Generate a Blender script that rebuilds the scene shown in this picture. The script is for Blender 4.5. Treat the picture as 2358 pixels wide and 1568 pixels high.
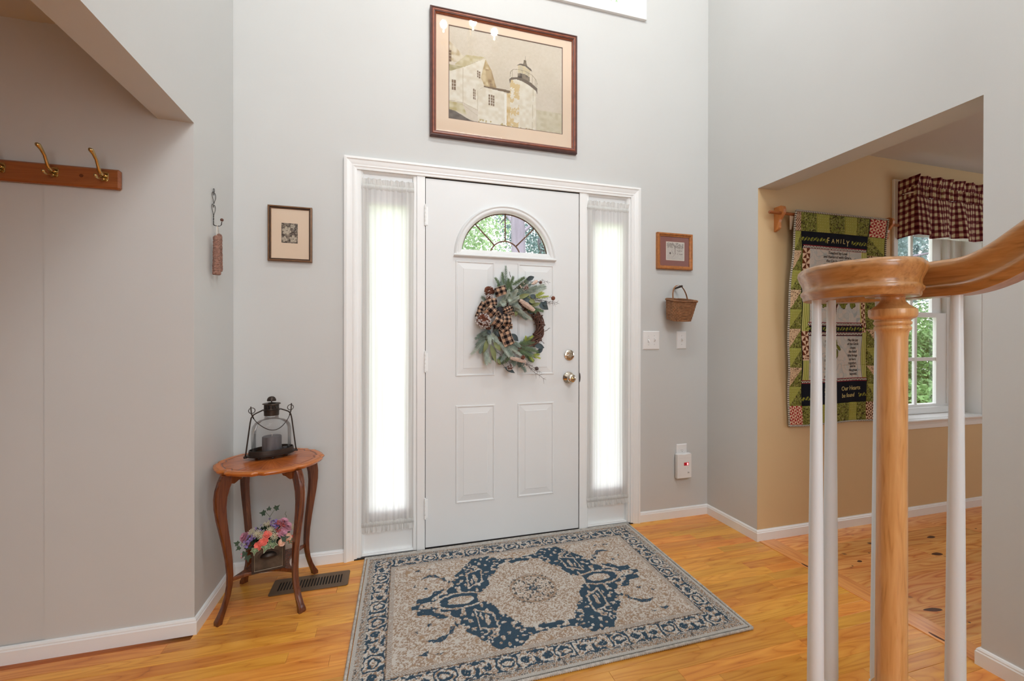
import bpy, math, random
import numpy as np
from mathutils import Vector, Matrix
from mathutils.geometry import tessellate_polygon
R = math.radians
PI = math.pi
sc = bpy.context.scene
for o in list(bpy.data.objects):
    bpy.data.objects.remove(o)
COL = sc.collection
rnd = random.Random(7)
nr = np.random.RandomState(11)

# ------------------------------------------------------------------ camera, world, lights, exposure
cam_d = bpy.data.cameras.new('camera')
cam = bpy.data.objects.new('camera', cam_d)
COL.objects.link(cam)
cam_d.sensor_fit = 'HORIZONTAL'; cam_d.sensor_width = 36.0
cam_d.lens = 967.618 / 2358 * 36.0
cam_d.clip_start = 0.02; cam_d.clip_end = 200
_y, _t, _s = 0.27375, -0.00269, 0.00127
_r = Vector((math.cos(_y), -math.sin(_y), 0)); _f = Vector((math.sin(_y), math.cos(_y), 0)); _u = Vector((0, 0, 1))
_f2 = _f * math.cos(_t) + _u * math.sin(_t); _u2 = _u * math.cos(_t) - _f * math.sin(_t)
_r2 = _r * math.cos(_s) + _u2 * math.sin(_s); _u3 = _u2 * math.cos(_s) - _r * math.sin(_s)
_m = Matrix((( _r2.x, _u3.x, -_f2.x, -0.16728), (_r2.y, _u3.y, -_f2.y, -2.34843), (_r2.z, _u3.z, -_f2.z, 1.1592), (0, 0, 0, 1)))
cam.matrix_world = _m
sc.camera = cam

world = bpy.data.worlds.new('sky'); sc.world = world; world.use_nodes = True
wn = world.node_tree; wn.nodes.clear()
wo = wn.nodes.new('ShaderNodeOutputWorld'); wb = wn.nodes.new('ShaderNodeBackground')
sky = wn.nodes.new('ShaderNodeTexSky'); sky.sky_type = 'NISHITA'
sky.sun_disc = False; sky.sun_elevation = R(48); sky.sun_rotation = R(200); sky.air_density = 1.2; sky.dust_density = 3.0
wmix = wn.nodes.new('ShaderNodeMixRGB'); wmix.inputs[0].default_value = 0.8; wmix.inputs[2].default_value = (8.6, 8.5, 8.7, 1)
wn.links.new(sky.outputs[0], wmix.inputs[1]); wn.links.new(wmix.outputs[0], wb.inputs[0]); wn.links.new(wb.outputs[0], wo.inputs[0])
wb.inputs[1].default_value = 0.46

def area(name, loc, rot, sx, sy, power, col=(1, 1, 1)):
    d = bpy.data.lights.new(name, 'AREA'); d.shape = 'RECTANGLE'; d.size = sx; d.size_y = sy; d.energy = power; d.color = col
    o = bpy.data.objects.new(name, d); o.location = loc; o.rotation_euler = rot; COL.objects.link(o)
    return o
sun_d = bpy.data.lights.new('sun', 'SUN'); sun_d.energy = 9.0; sun_d.angle = R(3); sun_d.color = (1, .96, .88)
sun = bpy.data.objects.new('sun', sun_d); sun.rotation_euler = (R(35), 0, R(-20)); COL.objects.link(sun)
# fill lamps added out of view to lift the rooms; no windows there
area('rear_fill_light', (0.2, -5.9, 1.7), (R(90), 0, 0), 1.9, 1.9, 45, (.90, .955, 1.0))  # added low fill from behind the camera
area('landing_fill_light', (0.9, -5.6, 4.3), (R(72), 0, 0), 1.8, 1.4, 78, (.90, .955, 1.0))  # added high fill aimed at the front wall
area('hall_fill_light', (-3.6, -4.6, 1.5), (R(90), 0, R(-50)), 1.2, 1.4, 1.5, (.72, .87, 1.0))  # added weak cool fill for the coat hook wall
area('dining_fill_light', (5.1, -2.6, 1.4), (R(90), 0, R(72)), 1.5, 1.4, 24, (.88, .95, 1.0))  # added fill for the tan room
vs = sc.view_settings
vs.view_transform = 'Standard'; vs.look = 'None'; vs.exposure = 0.10; vs.gamma = 1.0; vs.use_curve_mapping = False
cy = sc.cycles
cy.max_bounces = 10; cy.diffuse_bounces = 5; cy.glossy_bounces = 4; cy.transmission_bounces = 6; cy.transparent_max_bounces = 16
cy.caustics_reflective = False; cy.caustics_refractive = False; cy.sample_clamp_indirect = 4.0
cy.use_denoising = True

# ------------------------------------------------------------------ materials
def S(r, g, b):
    f = lambda c: ((c / 255) / 12.92 if c / 255 <= .04045 else ((c / 255 + .055) / 1.055) ** 2.4)
    return (f(r), f(g), f(b), 1)

def base_mat(name):
    m = bpy.data.materials.new(name); m.use_nodes = True
    nt = m.node_tree; b = nt.nodes['Principled BSDF']
    return m, nt, b

def pmat(name, col, rough=.5, metal=0.0, var=0.0, vscale=8.0, bump=0.0, bscale=60.0, spec=.5, coat=0.0, stretch=(1, 1, 1)):
    m, nt, b = base_mat(name)
    b.inputs['Base Color'].default_value = col; b.inputs['Roughness'].default_value = rough
    b.inputs['Metallic'].default_value = metal; b.inputs['Specular IOR Level'].default_value = spec
    b.inputs['Coat Weight'].default_value = coat; b.inputs['Coat Roughness'].default_value = .12
    tc = nt.nodes.new('ShaderNodeTexCoord'); mp = nt.nodes.new('ShaderNodeMapping'); mp.inputs['Scale'].default_value = stretch
    nt.links.new(tc.outputs['Object'], mp.inputs[0])
    n = nt.nodes.new('ShaderNodeTexNoise'); n.inputs['Scale'].default_value = vscale; n.inputs['Detail'].default_value = 4
    nt.links.new(mp.outputs[0], n.inputs['Vector'])
    r = nt.nodes.new('ShaderNodeValToRGB')
    r.color_ramp.elements[0].position = .3; r.color_ramp.elements[1].position = .7
    r.color_ramp.elements[0].color = tuple(c * (1 - var) for c in col[:3]) + (1,)
    r.color_ramp.elements[1].color = tuple(min(1, c * (1 + var)) for c in col[:3]) + (1,)
    nt.links.new(n.outputs['Fac'], r.inputs[0]); nt.links.new(r.outputs[0], b.inputs['Base Color'])
    if bump:
        n2 = nt.nodes.new('ShaderNodeTexNoise'); n2.inputs['Scale'].default_value = bscale; n2.inputs['Detail'].default_value = 3
        nt.links.new(mp.outputs[0], n2.inputs['Vector'])
        bp = nt.nodes.new('ShaderNodeBump'); bp.inputs['Strength'].default_value = bump; bp.inputs['Distance'].default_value = .002
        nt.links.new(n2.outputs['Fac'], bp.inputs['Height']); nt.links.new(bp.outputs[0], b.inputs['Normal'])
    return m

def wood(name, cols, axis=0, scale=1.0, rough=.35, per_object=0.0, coat=.3, grain=.5, knots=False, huevar=None, rings=14.0, ringpow=.5, pos=(.12, .8)):
    """stretched noise grain running along axis; per_object varies tone with Object Info random"""
    m, nt, b = base_mat(name); N = nt.nodes.new; L = nt.links.new
    b.inputs['Roughness'].default_value = rough; b.inputs['Coat Weight'].default_value = coat; b.inputs['Coat Roughness'].default_value = .15
    tc = N('ShaderNodeTexCoord'); oi = N('ShaderNodeObjectInfo')
    off = N('ShaderNodeVectorMath'); off.operation = 'ADD'
    cb = N('ShaderNodeCombineXYZ'); ml = N('ShaderNodeMath'); ml.operation = 'MULTIPLY'; ml.inputs[1].default_value = 37.0
    L(oi.outputs['Random'], ml.inputs[0]); L(ml.outputs[0], cb.inputs[0]); L(ml.outputs[0], cb.inputs[1]); L(ml.outputs[0], cb.inputs[2])
    L(tc.outputs['Object'], off.inputs[0]); L(cb.outputs[0], off.inputs[1])
    mp = N('ShaderNodeMapping'); s = [14 * scale] * 3; s[axis] = 1.1 * scale; mp.inputs['Scale'].default_value = s
    L(off.outputs[0], mp.inputs[0])
    n = N('ShaderNodeTexNoise'); n.inputs['Scale'].default_value = 1.6; n.inputs['Detail'].default_value = 7; n.inputs['Distortion'].default_value = .6
    L(mp.outputs[0], n.inputs['Vector'])
    # growth rings: contour lines of a slow noise
    mp2 = N('ShaderNodeMapping'); s2 = [5 * scale] * 3; s2[axis] = .55 * scale; mp2.inputs['Scale'].default_value = s2
    L(off.outputs[0], mp2.inputs[0])
    n2 = N('ShaderNodeTexNoise'); n2.inputs['Scale'].default_value = 1.5; n2.inputs['Detail'].default_value = 1.5
    L(mp2.outputs[0], n2.inputs['Vector'])
    k = N('ShaderNodeMath'); k.operation = 'MULTIPLY'; k.inputs[1].default_value = rings; L(n2.outputs['Fac'], k.inputs[0])
    fr = N('ShaderNodeMath'); fr.operation = 'PINGPONG'; fr.inputs[1].default_value = .5; L(k.outputs[0], fr.inputs[0])
    pw = N('ShaderNodeMath'); pw.operation = 'MULTIPLY'; pw.inputs[1].default_value = 2.0; L(fr.outputs[0], pw.inputs[0])
    p2 = N('ShaderNodeMath'); p2.operation = 'POWER'; p2.inputs[1].default_value = ringpow; L(pw.outputs[0], p2.inputs[0])
    mx = N('ShaderNodeMath'); mx.operation = 'MULTIPLY_ADD'; mx.inputs[1].default_value = grain; L(p2.outputs[0], mx.inputs[0])
    sb = N('ShaderNodeMath'); sb.operation = 'MULTIPLY'; sb.inputs[1].default_value = 1 - grain; L(n.outputs['Fac'], sb.inputs[0])
    L(sb.outputs[0], mx.inputs[2])
    r = N('ShaderNodeValToRGB'); e = r.color_ramp.elements
    e[0].position = pos[0]; e[0].color = cols[0]; e[1].position = pos[1]; e[1].color = cols[-1]
    if len(cols) > 2:
        q = e.new((pos[0] + pos[1]) / 2 - .03); q.color = cols[1]
    L(mx.outputs[0], r.inputs[0])
    out = r.outputs[0]
    if per_object:
        hs = N('ShaderNodeHueSaturation'); mr = N('ShaderNodeMapRange')
        mr.inputs[3].default_value = 1 - per_object; mr.inputs[4].default_value = 1 + per_object * .7
        L(oi.outputs['Random'], mr.inputs[0]); L(mr.outputs[0], hs.inputs['Value'])
        wt = N('ShaderNodeTexWhiteNoise'); wt.noise_dimensions = '1D'; L(oi.outputs['Random'], wt.inputs['W'])
        mr2 = N('ShaderNodeMapRange'); hv = huevar or (.49, .508)
        mr2.inputs[3].default_value = hv[0]; mr2.inputs[4].default_value = hv[1]
        L(wt.outputs['Value'], mr2.inputs[0]); L(mr2.outputs[0], hs.inputs['Hue'])
        L(out, hs.inputs['Color']); out = hs.outputs[0]
    if knots:
        mp3 = N('ShaderNodeMapping'); s3 = [5.0, 8.0, 5.0]; mp3.inputs['Scale'].default_value = s3; L(off.outputs[0], mp3.inputs[0])
        nd = N('ShaderNodeTexNoise'); nd.inputs['Scale'].default_value = 2.0; L(mp3.outputs[0], nd.inputs['Vector'])
        va = N('ShaderNodeMixRGB'); va.inputs[0].default_value = .12; L(mp3.outputs[0], va.inputs[1]); L(nd.outputs['Color'], va.inputs[2])
        vo = N('ShaderNodeTexVoronoi'); vo.inputs['Scale'].default_value = 1.0; L(va.outputs[0], vo.inputs['Vector'])
        cr = N('ShaderNodeValToRGB'); cr.color_ramp.elements[0].position = .055; cr.color_ramp.elements[0].color = (0, 0, 0, 1)
        cr.color_ramp.elements[1].position = .10; cr.color_ramp.elements[1].color = (1, 1, 1, 1)
        L(vo.outputs['Distance'], cr.inputs[0])
        mk = N('ShaderNodeMixRGB'); L(cr.outputs[0], mk.inputs[0]); mk.inputs[1].default_value = S(70, 30, 12); L(out, mk.inputs[2]); out = mk.outputs[0]
    L(out, b.inputs['Base Color'])
    bp = N('ShaderNodeBump'); bp.inputs['Strength'].default_value = .06; bp.inputs['Distance'].default_value = .001
    L(mx.outputs[0], bp.inputs['Height']); L(bp.outputs[0], b.inputs['Normal'])
    return m

def vcol_mat(name, rough=.8, weave=0.0, wscale=400.0, spec=.3, translucent=0.0, coat=0.0):
    m, nt, b = base_mat(name); N = nt.nodes.new; L = nt.links.new
    a = N('ShaderNodeAttribute'); a.attribute_name = 'col'
    b.inputs['Roughness'].default_value = rough; b.inputs['Specular IOR Level'].default_value = spec; b.inputs['Coat Weight'].default_value = coat
    tc = N('ShaderNodeTexCoord'); n = N('ShaderNodeTexNoise'); n.inputs['Scale'].default_value = wscale; n.inputs['Detail'].default_value = 2
    L(tc.outputs['Object'], n.inputs['Vector'])
    mr = N('ShaderNodeMapRange'); mr.inputs[3].default_value = .88; mr.inputs[4].default_value = 1.12; L(n.outputs['Fac'], mr.inputs[0])
    mm = N('ShaderNodeVectorMath'); mm.operation = 'SCALE'; L(a.outputs['Color'], mm.inputs[0]); L(mr.outputs[0], mm.inputs['Scale'])
    L(mm.outputs[0], b.inputs['Base Color'])
    if weave:
        bp = N('ShaderNodeBump'); bp.inputs['Strength'].default_value = weave; bp.inputs['Distance'].default_value = .002
        L(n.outputs['Fac'], bp.inputs['Height']); L(bp.outputs[0], b.inputs['Normal'])
    if translucent:
        t = N('ShaderNodeBsdfTranslucent'); L(mm.outputs[0], t.inputs[0]); mx = N('ShaderNodeMixShader'); mx.inputs[0].default_value = translucent
        L(b.outputs[0], mx.inputs[1]); L(t.outputs[0], mx.inputs[2]); L(mx.outputs[0], nt.nodes['Material Output'].inputs[0])
    return m

def sheer_mat(name, col, transp, transl):
    m, nt, b = base_mat(name); N = nt.nodes.new; L = nt.links.new
    d = N('ShaderNodeBsdfDiffuse'); d.inputs[0].default_value = col
    t = N('ShaderNodeBsdfTranslucent'); t.inputs[0].default_value = col
    p = N('ShaderNodeBsdfTransparent')
    tc = N('ShaderNodeTexCoord'); mp = N('ShaderNodeMapping'); mp.inputs['Scale'].default_value = (260, 260, 4)
    n = N('ShaderNodeTexNoise'); n.inputs['Scale'].default_value = 1.0; L(tc.outputs['Object'], mp.inputs[0]); L(mp.outputs[0], n.inputs['Vector'])
    mr = N('ShaderNodeMapRange'); mr.inputs[3].default_value = transp * .3; mr.inputs[4].default_value = transp * 1.7; L(n.outputs['Fac'], mr.inputs[0])
    mp5 = N('ShaderNodeMapping'); mp5.inputs['Scale'].default_value = (75, 30, .7); n5 = N('ShaderNodeTexNoise'); n5.inputs['Scale'].default_value = 1.0; n5.inputs['Detail'].default_value = 2
    L(tc.outputs['Object'], mp5.inputs[0]); L(mp5.outputs[0], n5.inputs['Vector'])
    r5 = N('ShaderNodeValToRGB'); r5.color_ramp.elements[0].position = .36; r5.color_ramp.elements[1].position = .60; r5.color_ramp.elements[0].color = tuple(c * .82 for c in col[:3]) + (1,); r5.color_ramp.elements[1].color = col  # vertical noise stripes put pleat shading into the translucent colour
    L(n5.outputs['Fac'], r5.inputs[0]); L(r5.outputs[0], t.inputs[0])
    m1 = N('ShaderNodeMixShader'); m1.inputs[0].default_value = transl; L(d.outputs[0], m1.inputs[1]); L(t.outputs[0], m1.inputs[2])
    m2 = N('ShaderNodeMixShader'); L(mr.outputs[0], m2.inputs[0]); L(m1.outputs[0], m2.inputs[1]); L(p.outputs[0], m2.inputs[2])
    L(m2.outputs[0], nt.nodes['Material Output'].inputs[0])
    nt.nodes.remove(b)
    return m

def glass_mat(name, tint=(1, 1, 1, 1), gloss=.08):
    m, nt, b = base_mat(name); N = nt.nodes.new; L = nt.links.new
    p = N('ShaderNodeBsdfTransparent'); p.inputs[0].default_value = tint
    g = N('ShaderNodeBsdfGlossy'); g.inputs['Roughness'].default_value = .02
    fr = N('ShaderNodeFresnel'); fr.inputs[0].default_value = 1.45
    mx = N('ShaderNodeMath'); mx.operation = 'MULTIPLY'; mx.inputs[1].default_value = gloss * 12; L(fr.outputs[0], mx.inputs[0]); mx.use_clamp = True
    s = N('ShaderNodeMixShader'); L(mx.outputs[0], s.inputs[0]); L(p.outputs[0], s.inputs[1]); L(g.outputs[0], s.inputs[2])
    L(s.outputs[0], nt.nodes['Material Output'].inputs[0]); nt.nodes.remove(b)
    return m

def emit_mat(name, col, st):
    m, nt, b = base_mat(name); b.inputs['Base Color'].default_value = col
    b.inputs['Emission Color'].default_value = col; b.inputs['Emission Strength'].default_value = st
    return m

M = {}
M['wall'] = pmat('painted greige wall', S(205, 207, 206), .55, var=.012, vscale=3, bump=.05, bscale=220)
M['beige'] = pmat('painted tan wall', S(214, 186, 142), .6, var=.015, vscale=3, bump=.05, bscale=220)
M['ceil'] = pmat('flat ceiling paint', S(206, 206, 206), .8, var=.01)
M['trim'] = pmat('white semi gloss trim', S(240, 242, 242), .32, var=.01, vscale=5)
M['door'] = pmat('white door paint', S(228, 231, 232), .38, var=.008, vscale=4)
M['baluster'] = pmat('white baluster paint', S(224, 233, 239), .28, var=.008, vscale=4)
M['oak'] = wood('oak strip floor', [S(146, 80, 22), S(214, 142, 48), S(242, 180, 78)], 0, 1.7, .3, per_object=.16, coat=.2, grain=.34, huevar=(.482, .503), rings=12, ringpow=.3)
M['pine'] = wood('knotty pine board', [S(176, 88, 32), S(222, 140, 62), S(242, 184, 108)], 0, 1.6, .34, per_object=.16, coat=.12, grain=.5, knots=True, huevar=(.488, .506))
M['knot'] = pmat('pine knot', S(74, 34, 18), .4, var=.4, vscale=60)
M['pine_y'] = wood('pine threshold', [S(206, 120, 54), S(238, 164, 92)], 1, 1.2, .3, coat=.4, grain=.5)
M['rail'] = wood('honey oak rail', [S(112, 70, 32), S(170, 118, 66), S(194, 142, 86)], 1, 5.5, .3, coat=.5, grain=.12, rings=7, pos=(.18, .78))
M['newel'] = wood('honey oak newel', [S(160, 106, 54), S(206, 152, 92), S(220, 170, 112)], 2, 6.0, .3, coat=.5, grain=.12, rings=7, pos=(.18, .78))
M['oakx'] = wood('oak rack', [S(116, 62, 26), S(148, 84, 40), S(162, 96, 48)], 0, 2.2, .38, coat=.3, grain=.3)
M['oakz'] = wood('oak bracket', [S(170, 100, 48), S(206, 136, 74)], 2, 2.2, .4, coat=.3, grain=.3)
M['walnut'] = wood('side table mahogany', [S(52, 25, 13), S(94, 47, 25), S(120, 66, 35)], 2, 2.5, .25, coat=.35, grain=.3)
M['honey'] = wood('side table light edge', [S(160, 84, 30), S(196, 114, 46)], 0, 3, .25, coat=.3, grain=.3)
M['cherry'] = pmat('cherry picture frame', S(138, 74, 50), .35, var=.25, vscale=30, coat=.3, stretch=(1, 1, 1))
M['cherry_d'] = pmat('dark picture frame edge', S(82, 52, 48), .35, var=.2, vscale=30)
M['bronze_fr'] = pmat('bronze picture frame', S(120, 88, 62), .4, metal=.3, var=.2, vscale=40)
M['dark_fr'] = pmat('dark frame groove', S(52, 36, 28), .4, var=.1)
M['oak_fr'] = pmat('oak picture frame', S(172, 108, 54), .45, var=.25, vscale=60, stretch=(1, 1, 1))
M['brass'] = pmat('polished brass', S(204, 178, 124), .16, metal=1.0, var=.05)
M['nickel'] = pmat('polished nickel', S(214, 204, 188), .14, metal=1.0, var=.03)
M['iron'] = pmat('dark bronze metal', S(64, 54, 48), .42, metal=.75, var=.15, vscale=30)
M['wire'] = pmat('dark twisted wire', S(58, 54, 52), .5, metal=.5, var=.1)
M['plastic'] = pmat('white plastic', S(236, 236, 236), .35, var=.005)
M['slot'] = pmat('dark slot', S(50, 48, 46), .5)
M['vent'] = pmat('brown vent metal', S(112, 92, 72), .4, metal=.5, var=.08)
M['black'] = pmat('dark void', S(14, 12, 10), .8)
M['gap'] = pmat('dark weatherstrip', S(38, 34, 32), .8)
M['mat_cream'] = pmat('cream mat board', S(240, 216, 190), .8, var=.01)
M['mat_brown'] = pmat('brown mat bevel', S(120, 92, 76), .7)
M['mat_red'] = pmat('dusty rose mat board', S(150, 100, 92), .8, var=.01)
M['paper'] = pmat('paper', S(232, 224, 212), .8)
M['print'] = vcol_mat('printed picture', .6, 0, 900, .2)
M['cloth'] = vcol_mat('printed cotton', .9, .25, 500, .15)
M['plaid'] = vcol_mat('woven gingham', .9, .2, 500, .15, translucent=.3)
M['rug'] = vcol_mat('woven rug', .95, .6, 260, .1)
M['veneer'] = vcol_mat('sunburst veneer', .25, 0, 60, .4, coat=.15)
M['binding'] = pmat('rug binding cord', S(186, 180, 172), .9, var=.25, vscale=70, bump=.4, bscale=90)
M['sheer'] = sheer_mat('sheer curtain', S(248, 247, 247), .02, .76)
M['sheer2'] = sheer_mat('gathered sheer', S(236, 236, 234), .12, .45)
M['glass'] = glass_mat('window glass', gloss=.03)
M['pic_glass'] = glass_mat('picture glass', gloss=.035)
M['jar'] = glass_mat('lantern glass', (.95, .96, .965, 1), gloss=.06)
M['came'] = pmat('copper came', S(104, 74, 56), .6)
M['candle'] = pmat('grey pillar candle', S(104, 100, 102), .6, var=.25, vscale=50, stretch=(1, 1, .15))
M['taper'] = pmat('crusted brown candle', S(140, 104, 90), .85, var=.35, vscale=120, bump=1.0, bscale=160)
M['wick'] = pmat('cotton wick', S(226, 214, 200), .9)
M['basket'] = pmat('woven splint', S(150, 106, 72), .7, var=.3, vscale=40, bump=.3)
M['basket_d'] = pmat('basket rim', S(134, 92, 62), .7, var=.3, vscale=40, bump=.3)
M['peg'] = pmat('dark peg', S(62, 50, 44), .45, var=.1)
M['tin'] = pmat('aged tin', S(84, 74, 64), .5, metal=.5, var=.45, vscale=22, bump=.5, bscale=50)
M['tin_d'] = pmat('dark aged tin', S(66, 54, 46), .5, metal=.5, var=.3, vscale=22, bump=.5, bscale=50)
M['rimtin'] = pmat('worn light tin edge', S(150, 138, 118), .5, metal=.3, var=.2)
M['vine'] = pmat('grapevine', S(98, 66, 54), .8, var=.35, vscale=60, bump=.5, bscale=120)
M['twig'] = pmat('dark twig', S(84, 70, 66), .8, var=.3, vscale=60)
M['needle'] = pmat('frosted needle', S(140, 156, 144), .8, var=.3, vscale=45)
M['needle_g'] = pmat('green needle', S(108, 128, 94), .8, var=.25, vscale=45)
M['needle_w'] = pmat('snowy needle', S(186, 198, 186), .8, var=.25, vscale=45)
M['lime'] = pmat('lime sprig', S(170, 184, 84), .7, var=.2, vscale=45)
M['leaf_olive'] = pmat('olive leaf', S(122, 130, 82), .6, var=.2, vscale=20)
M['leaf_dark'] = pmat('dark blue green leaf', S(58, 72, 76), .6, var=.2, vscale=20)
M['bowdark'] = pmat('dark bow filler', S(40, 38, 44), .85, var=.3, vscale=60)
M['cone'] = pmat('pine cone brown', S(128, 78, 58), .8, var=.25, vscale=60)
M['cone_w'] = pmat('snow dusted cone', S(214, 206, 204), .85, var=.2, vscale=60)
M['blush'] = pmat('blush frosted catkin', S(226, 204, 190), .85, var=.15, vscale=60)
M['coral'] = pmat('coral petal', S(232, 112, 98), .7, var=.15, vscale=30)
M['pinkp'] = pmat('pink petal', S(212, 150, 170), .7, var=.15, vscale=30)
M['lilac'] = pmat('lilac petal', S(150, 128, 186), .7, var=.2, vscale=40)
M['cream'] = pmat('cream floret', S(222, 214, 184), .7, var=.1, vscale=40)
M['peach'] = pmat('peach bud', S(232, 184, 158), .7, var=.15, vscale=30)
M['berry'] = pmat('rose berry', S(172, 84, 84), .35, var=.2, vscale=40)
M['ivy'] = vcol_mat('variegated ivy', .55, 0, 60, .4)
M['ivy_d'] = pmat('dark ivy', S(44, 66, 42), .6, var=.2)
M['stem'] = pmat('green stem', S(84, 100, 60), .7, var=.2)
M['red_led'] = emit_mat('red led window', S(150, 16, 30), .5)
M['red_on'] = emit_mat('lit digit', S(255, 150, 150), 4)
M['bulb'] = emit_mat('candle bulb', S(255, 226, 190), 90)
M['bark'] = pmat('tree bark', S(98, 94, 106), .9, var=.35, vscale=6, bump=1, bscale=20, stretch=(1, 1, .15))
M['concrete'] = pmat('pale concrete', S(206, 204, 200), .8, var=.06)
M['grass'] = pmat('lawn grass', S(132, 148, 104), .9, var=.35, vscale=3)
def leaf_mat(name, c, tl=.35):
    m = pmat(name, c, .6, var=.35, vscale=2.2); nt = m.node_tree; b = nt.nodes['Principled BSDF']
    t = nt.nodes.new('ShaderNodeBsdfTranslucent'); t.inputs[0].default_value = c
    mx = nt.nodes.new('ShaderNodeMixShader'); mx.inputs[0].default_value = tl
    nt.links.new(b.outputs[0], mx.inputs[1]); nt.links.new(t.outputs[0], mx.inputs[2]); nt.links.new(mx.outputs[0], nt.nodes['Material Output'].inputs[0])
    return m
M['leafA'] = leaf_mat('birch leaves', S(150, 176, 136)); M['leafB'] = leaf_mat('conifer foliage', S(104, 128, 132)); M['leafC'] = leaf_mat('shrub leaves', S(92, 130, 78))
M['fern'] = leaf_mat('fern fronds', S(170, 205, 90))

# ------------------------------------------------------------------ geometry helpers
class G:
    def __init__(s): s.v = []; s.f = []
    def add(s, vs, fs, m=None):
        n = len(s.v)
        if m is not None: vs = [tuple(m @ Vector(v)) for v in vs]
        s.v += [tuple(v) for v in vs]; s.f += [tuple(i + n for i in f) for f in fs]; return s
    def box(s, x0, x1, y0, y1, z0, z1, m=None, c=0.0):
        if c <= 0:
            vs = [(x, y, z) for z in (z0, z1) for (x, y) in ((x0, y0), (x1, y0), (x1, y1), (x0, y1))]
            fs = [(0, 3, 2, 1), (4, 5, 6, 7), (0, 1, 5, 4), (1, 2, 6, 5), (2, 3, 7, 6), (3, 0, 4, 7)]
            return s.add(vs, fs, m)
        vs = []; fs = []
        for (X, sx) in ((x0, 1), (x1, -1)):
            for (Y, sy) in ((y0, 1), (y1, -1)):
                for (Z, sz) in ((z0, 1), (z1, -1)):
                    vs += [(X, Y + sy * c, Z + sz * c), (X + sx * c, Y, Z + sz * c), (X + sx * c, Y + sy * c, Z)]
        # convex hull of the 24 points
        import bmesh
        bm = bmesh.new(); [bm.verts.new(v) for v in vs]; r = bmesh.ops.convex_hull(bm, input=bm.verts[:])
        bm.verts.index_update(); vv = [tuple(v.co) for v in bm.verts]; ff = [tuple(v.index for v in f.verts) for f in bm.faces]; bm.free()
        return s.add(vv, ff, m)
    def tube(s, pts, r, n=8, cap=True, m=None):
        pts = [Vector(p) for p in pts]; k = len(pts); rr = r if hasattr(r, '__len__') else [r] * k
        vs = []; fs = []; up = None
        for i, p in enumerate(pts):
            t = (pts[min(i + 1, k - 1)] - pts[max(i - 1, 0)])
            t = t.normalized() if t.length > 1e-9 else Vector((0, 0, 1))
            if up is None:
                up = t.orthogonal().normalized()
            up = (up - t * up.dot(t)); up = up.normalized() if up.length > 1e-6 else t.orthogonal().normalized()
            sd = t.cross(up)
            for j in range(n):
                a = 2 * PI * j / n; vs.append(p + (up * math.cos(a) + sd * math.sin(a)) * rr[i])
        for i in range(k - 1):
            for j in range(n):
                a = i * n + j; b = i * n + (j + 1) % n; fs.append((a, b, b + n, a + n))
        if cap: fs.append(tuple(range(n))[::-1]); fs.append(tuple(range((k - 1) * n, k * n)))
        return s.add(vs, fs, m)
    def lathe(s, prof, c=(0, 0, 0), n=24, m=None, sx=1.0, sy=1.0):
        vs = []; fs = []; k = len(prof)
        for (r, z) in prof:
            for j in range(n):
                a = 2 * PI * j / n; vs.append((c[0] + r * math.cos(a) * sx, c[1] + r * math.sin(a) * sy, c[2] + z))
        for i in range(k - 1):
            for j in range(n):
                a = i * n + j; b = i * n + (j + 1) % n; fs.append((a, b, b + n, a + n))
        fs.append(tuple(range(n))[::-1]); fs.append(tuple(range((k - 1) * n, k * n)))
        return s.add(vs, fs, m)
    def sphere(s, c, r, n=10, k=6, sc=(1, 1, 1), m=None):
        prof = [(max(1e-4, math.sin(PI * i / k)), -math.cos(PI * i / k)) for i in range(k + 1)]
        vs = []; fs = []
        for (q, z) in prof:
            for j in range(n):
                a = 2 * PI * j / n; vs.append((c[0] + r * sc[0] * q * math.cos(a), c[1] + r * sc[1] * q * math.sin(a), c[2] + r * sc[2] * z))
        for i in range(k):
            for j in range(n):
                a = i * n + j; b = i * n + (j + 1) % n; fs.append((a, b, b + n, a + n))
        return s.add(vs, fs, m)
    def grid(s, fn, nu, nv, closed_u=False):
        vs = [fn(i / nu, j / nv) for j in range(nv + 1) for i in range(nu + (0 if closed_u else 1))]; w = nu + (0 if closed_u else 1); fs = []
        for j in range(nv):
            for i in range(nu):
                a = j * w + i; b = j * w + (i + 1) % w if closed_u else a + 1
                fs.append((a, b, b + w, a + w))
        return s.add(vs, fs)
    def plate(s, outer, holes, d0, d1, fn):
        """flat plate with holes; outlines in 2D, fn(a, b, d) -> 3D"""
        loops = [outer] + holes; flat = [p for l in loops for p in l]; n = len(flat)
        tris = tessellate_polygon([[Vector((p[0], p[1], 0)) for p in l] for l in loops])
        vs = [fn(p[0], p[1], d0) for p in flat] + [fn(p[0], p[1], d1) for p in flat]
        fs = [tuple(t) for t in tris] + [tuple(i + n for i in t[::-1]) for t in tris]; k = 0
        for l in loops:
            for i in range(len(l)):
                a = k + i; b = k + (i + 1) % len(l); fs.append((a, b, b + n, a + n))
            k += len(l)
        return s.add(vs, fs)
    def frame(s, x0, x1, z0, z1, prof, y=0.0, bottom=True, top=True):
        """mitred moulding round a rectangle on a wall facing -Y; prof = (inset, proud)"""
        cs = [(x0, z0, 1, 1), (x0, z1, 1, -1), (x1, z1, -1, -1), (x1, z0, -1, 1)]
        vs = []; fs = []; k = len(prof)
        for i, (x, z, dx, dz) in enumerate(cs):
            if not bottom and dz == 1: dz = 0
            for (a, b) in prof: vs.append((x + dx * a, y - b, z + dz * a))
        for i in range(4 if bottom else 3):
            for j in range(k):
                if j == k - 1: continue
                a = i * k + j; b = ((i + 1) % 4) * k + j; fs.append((a, a + 1, b + 1, b))
        return s.add(vs, fs)
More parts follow.
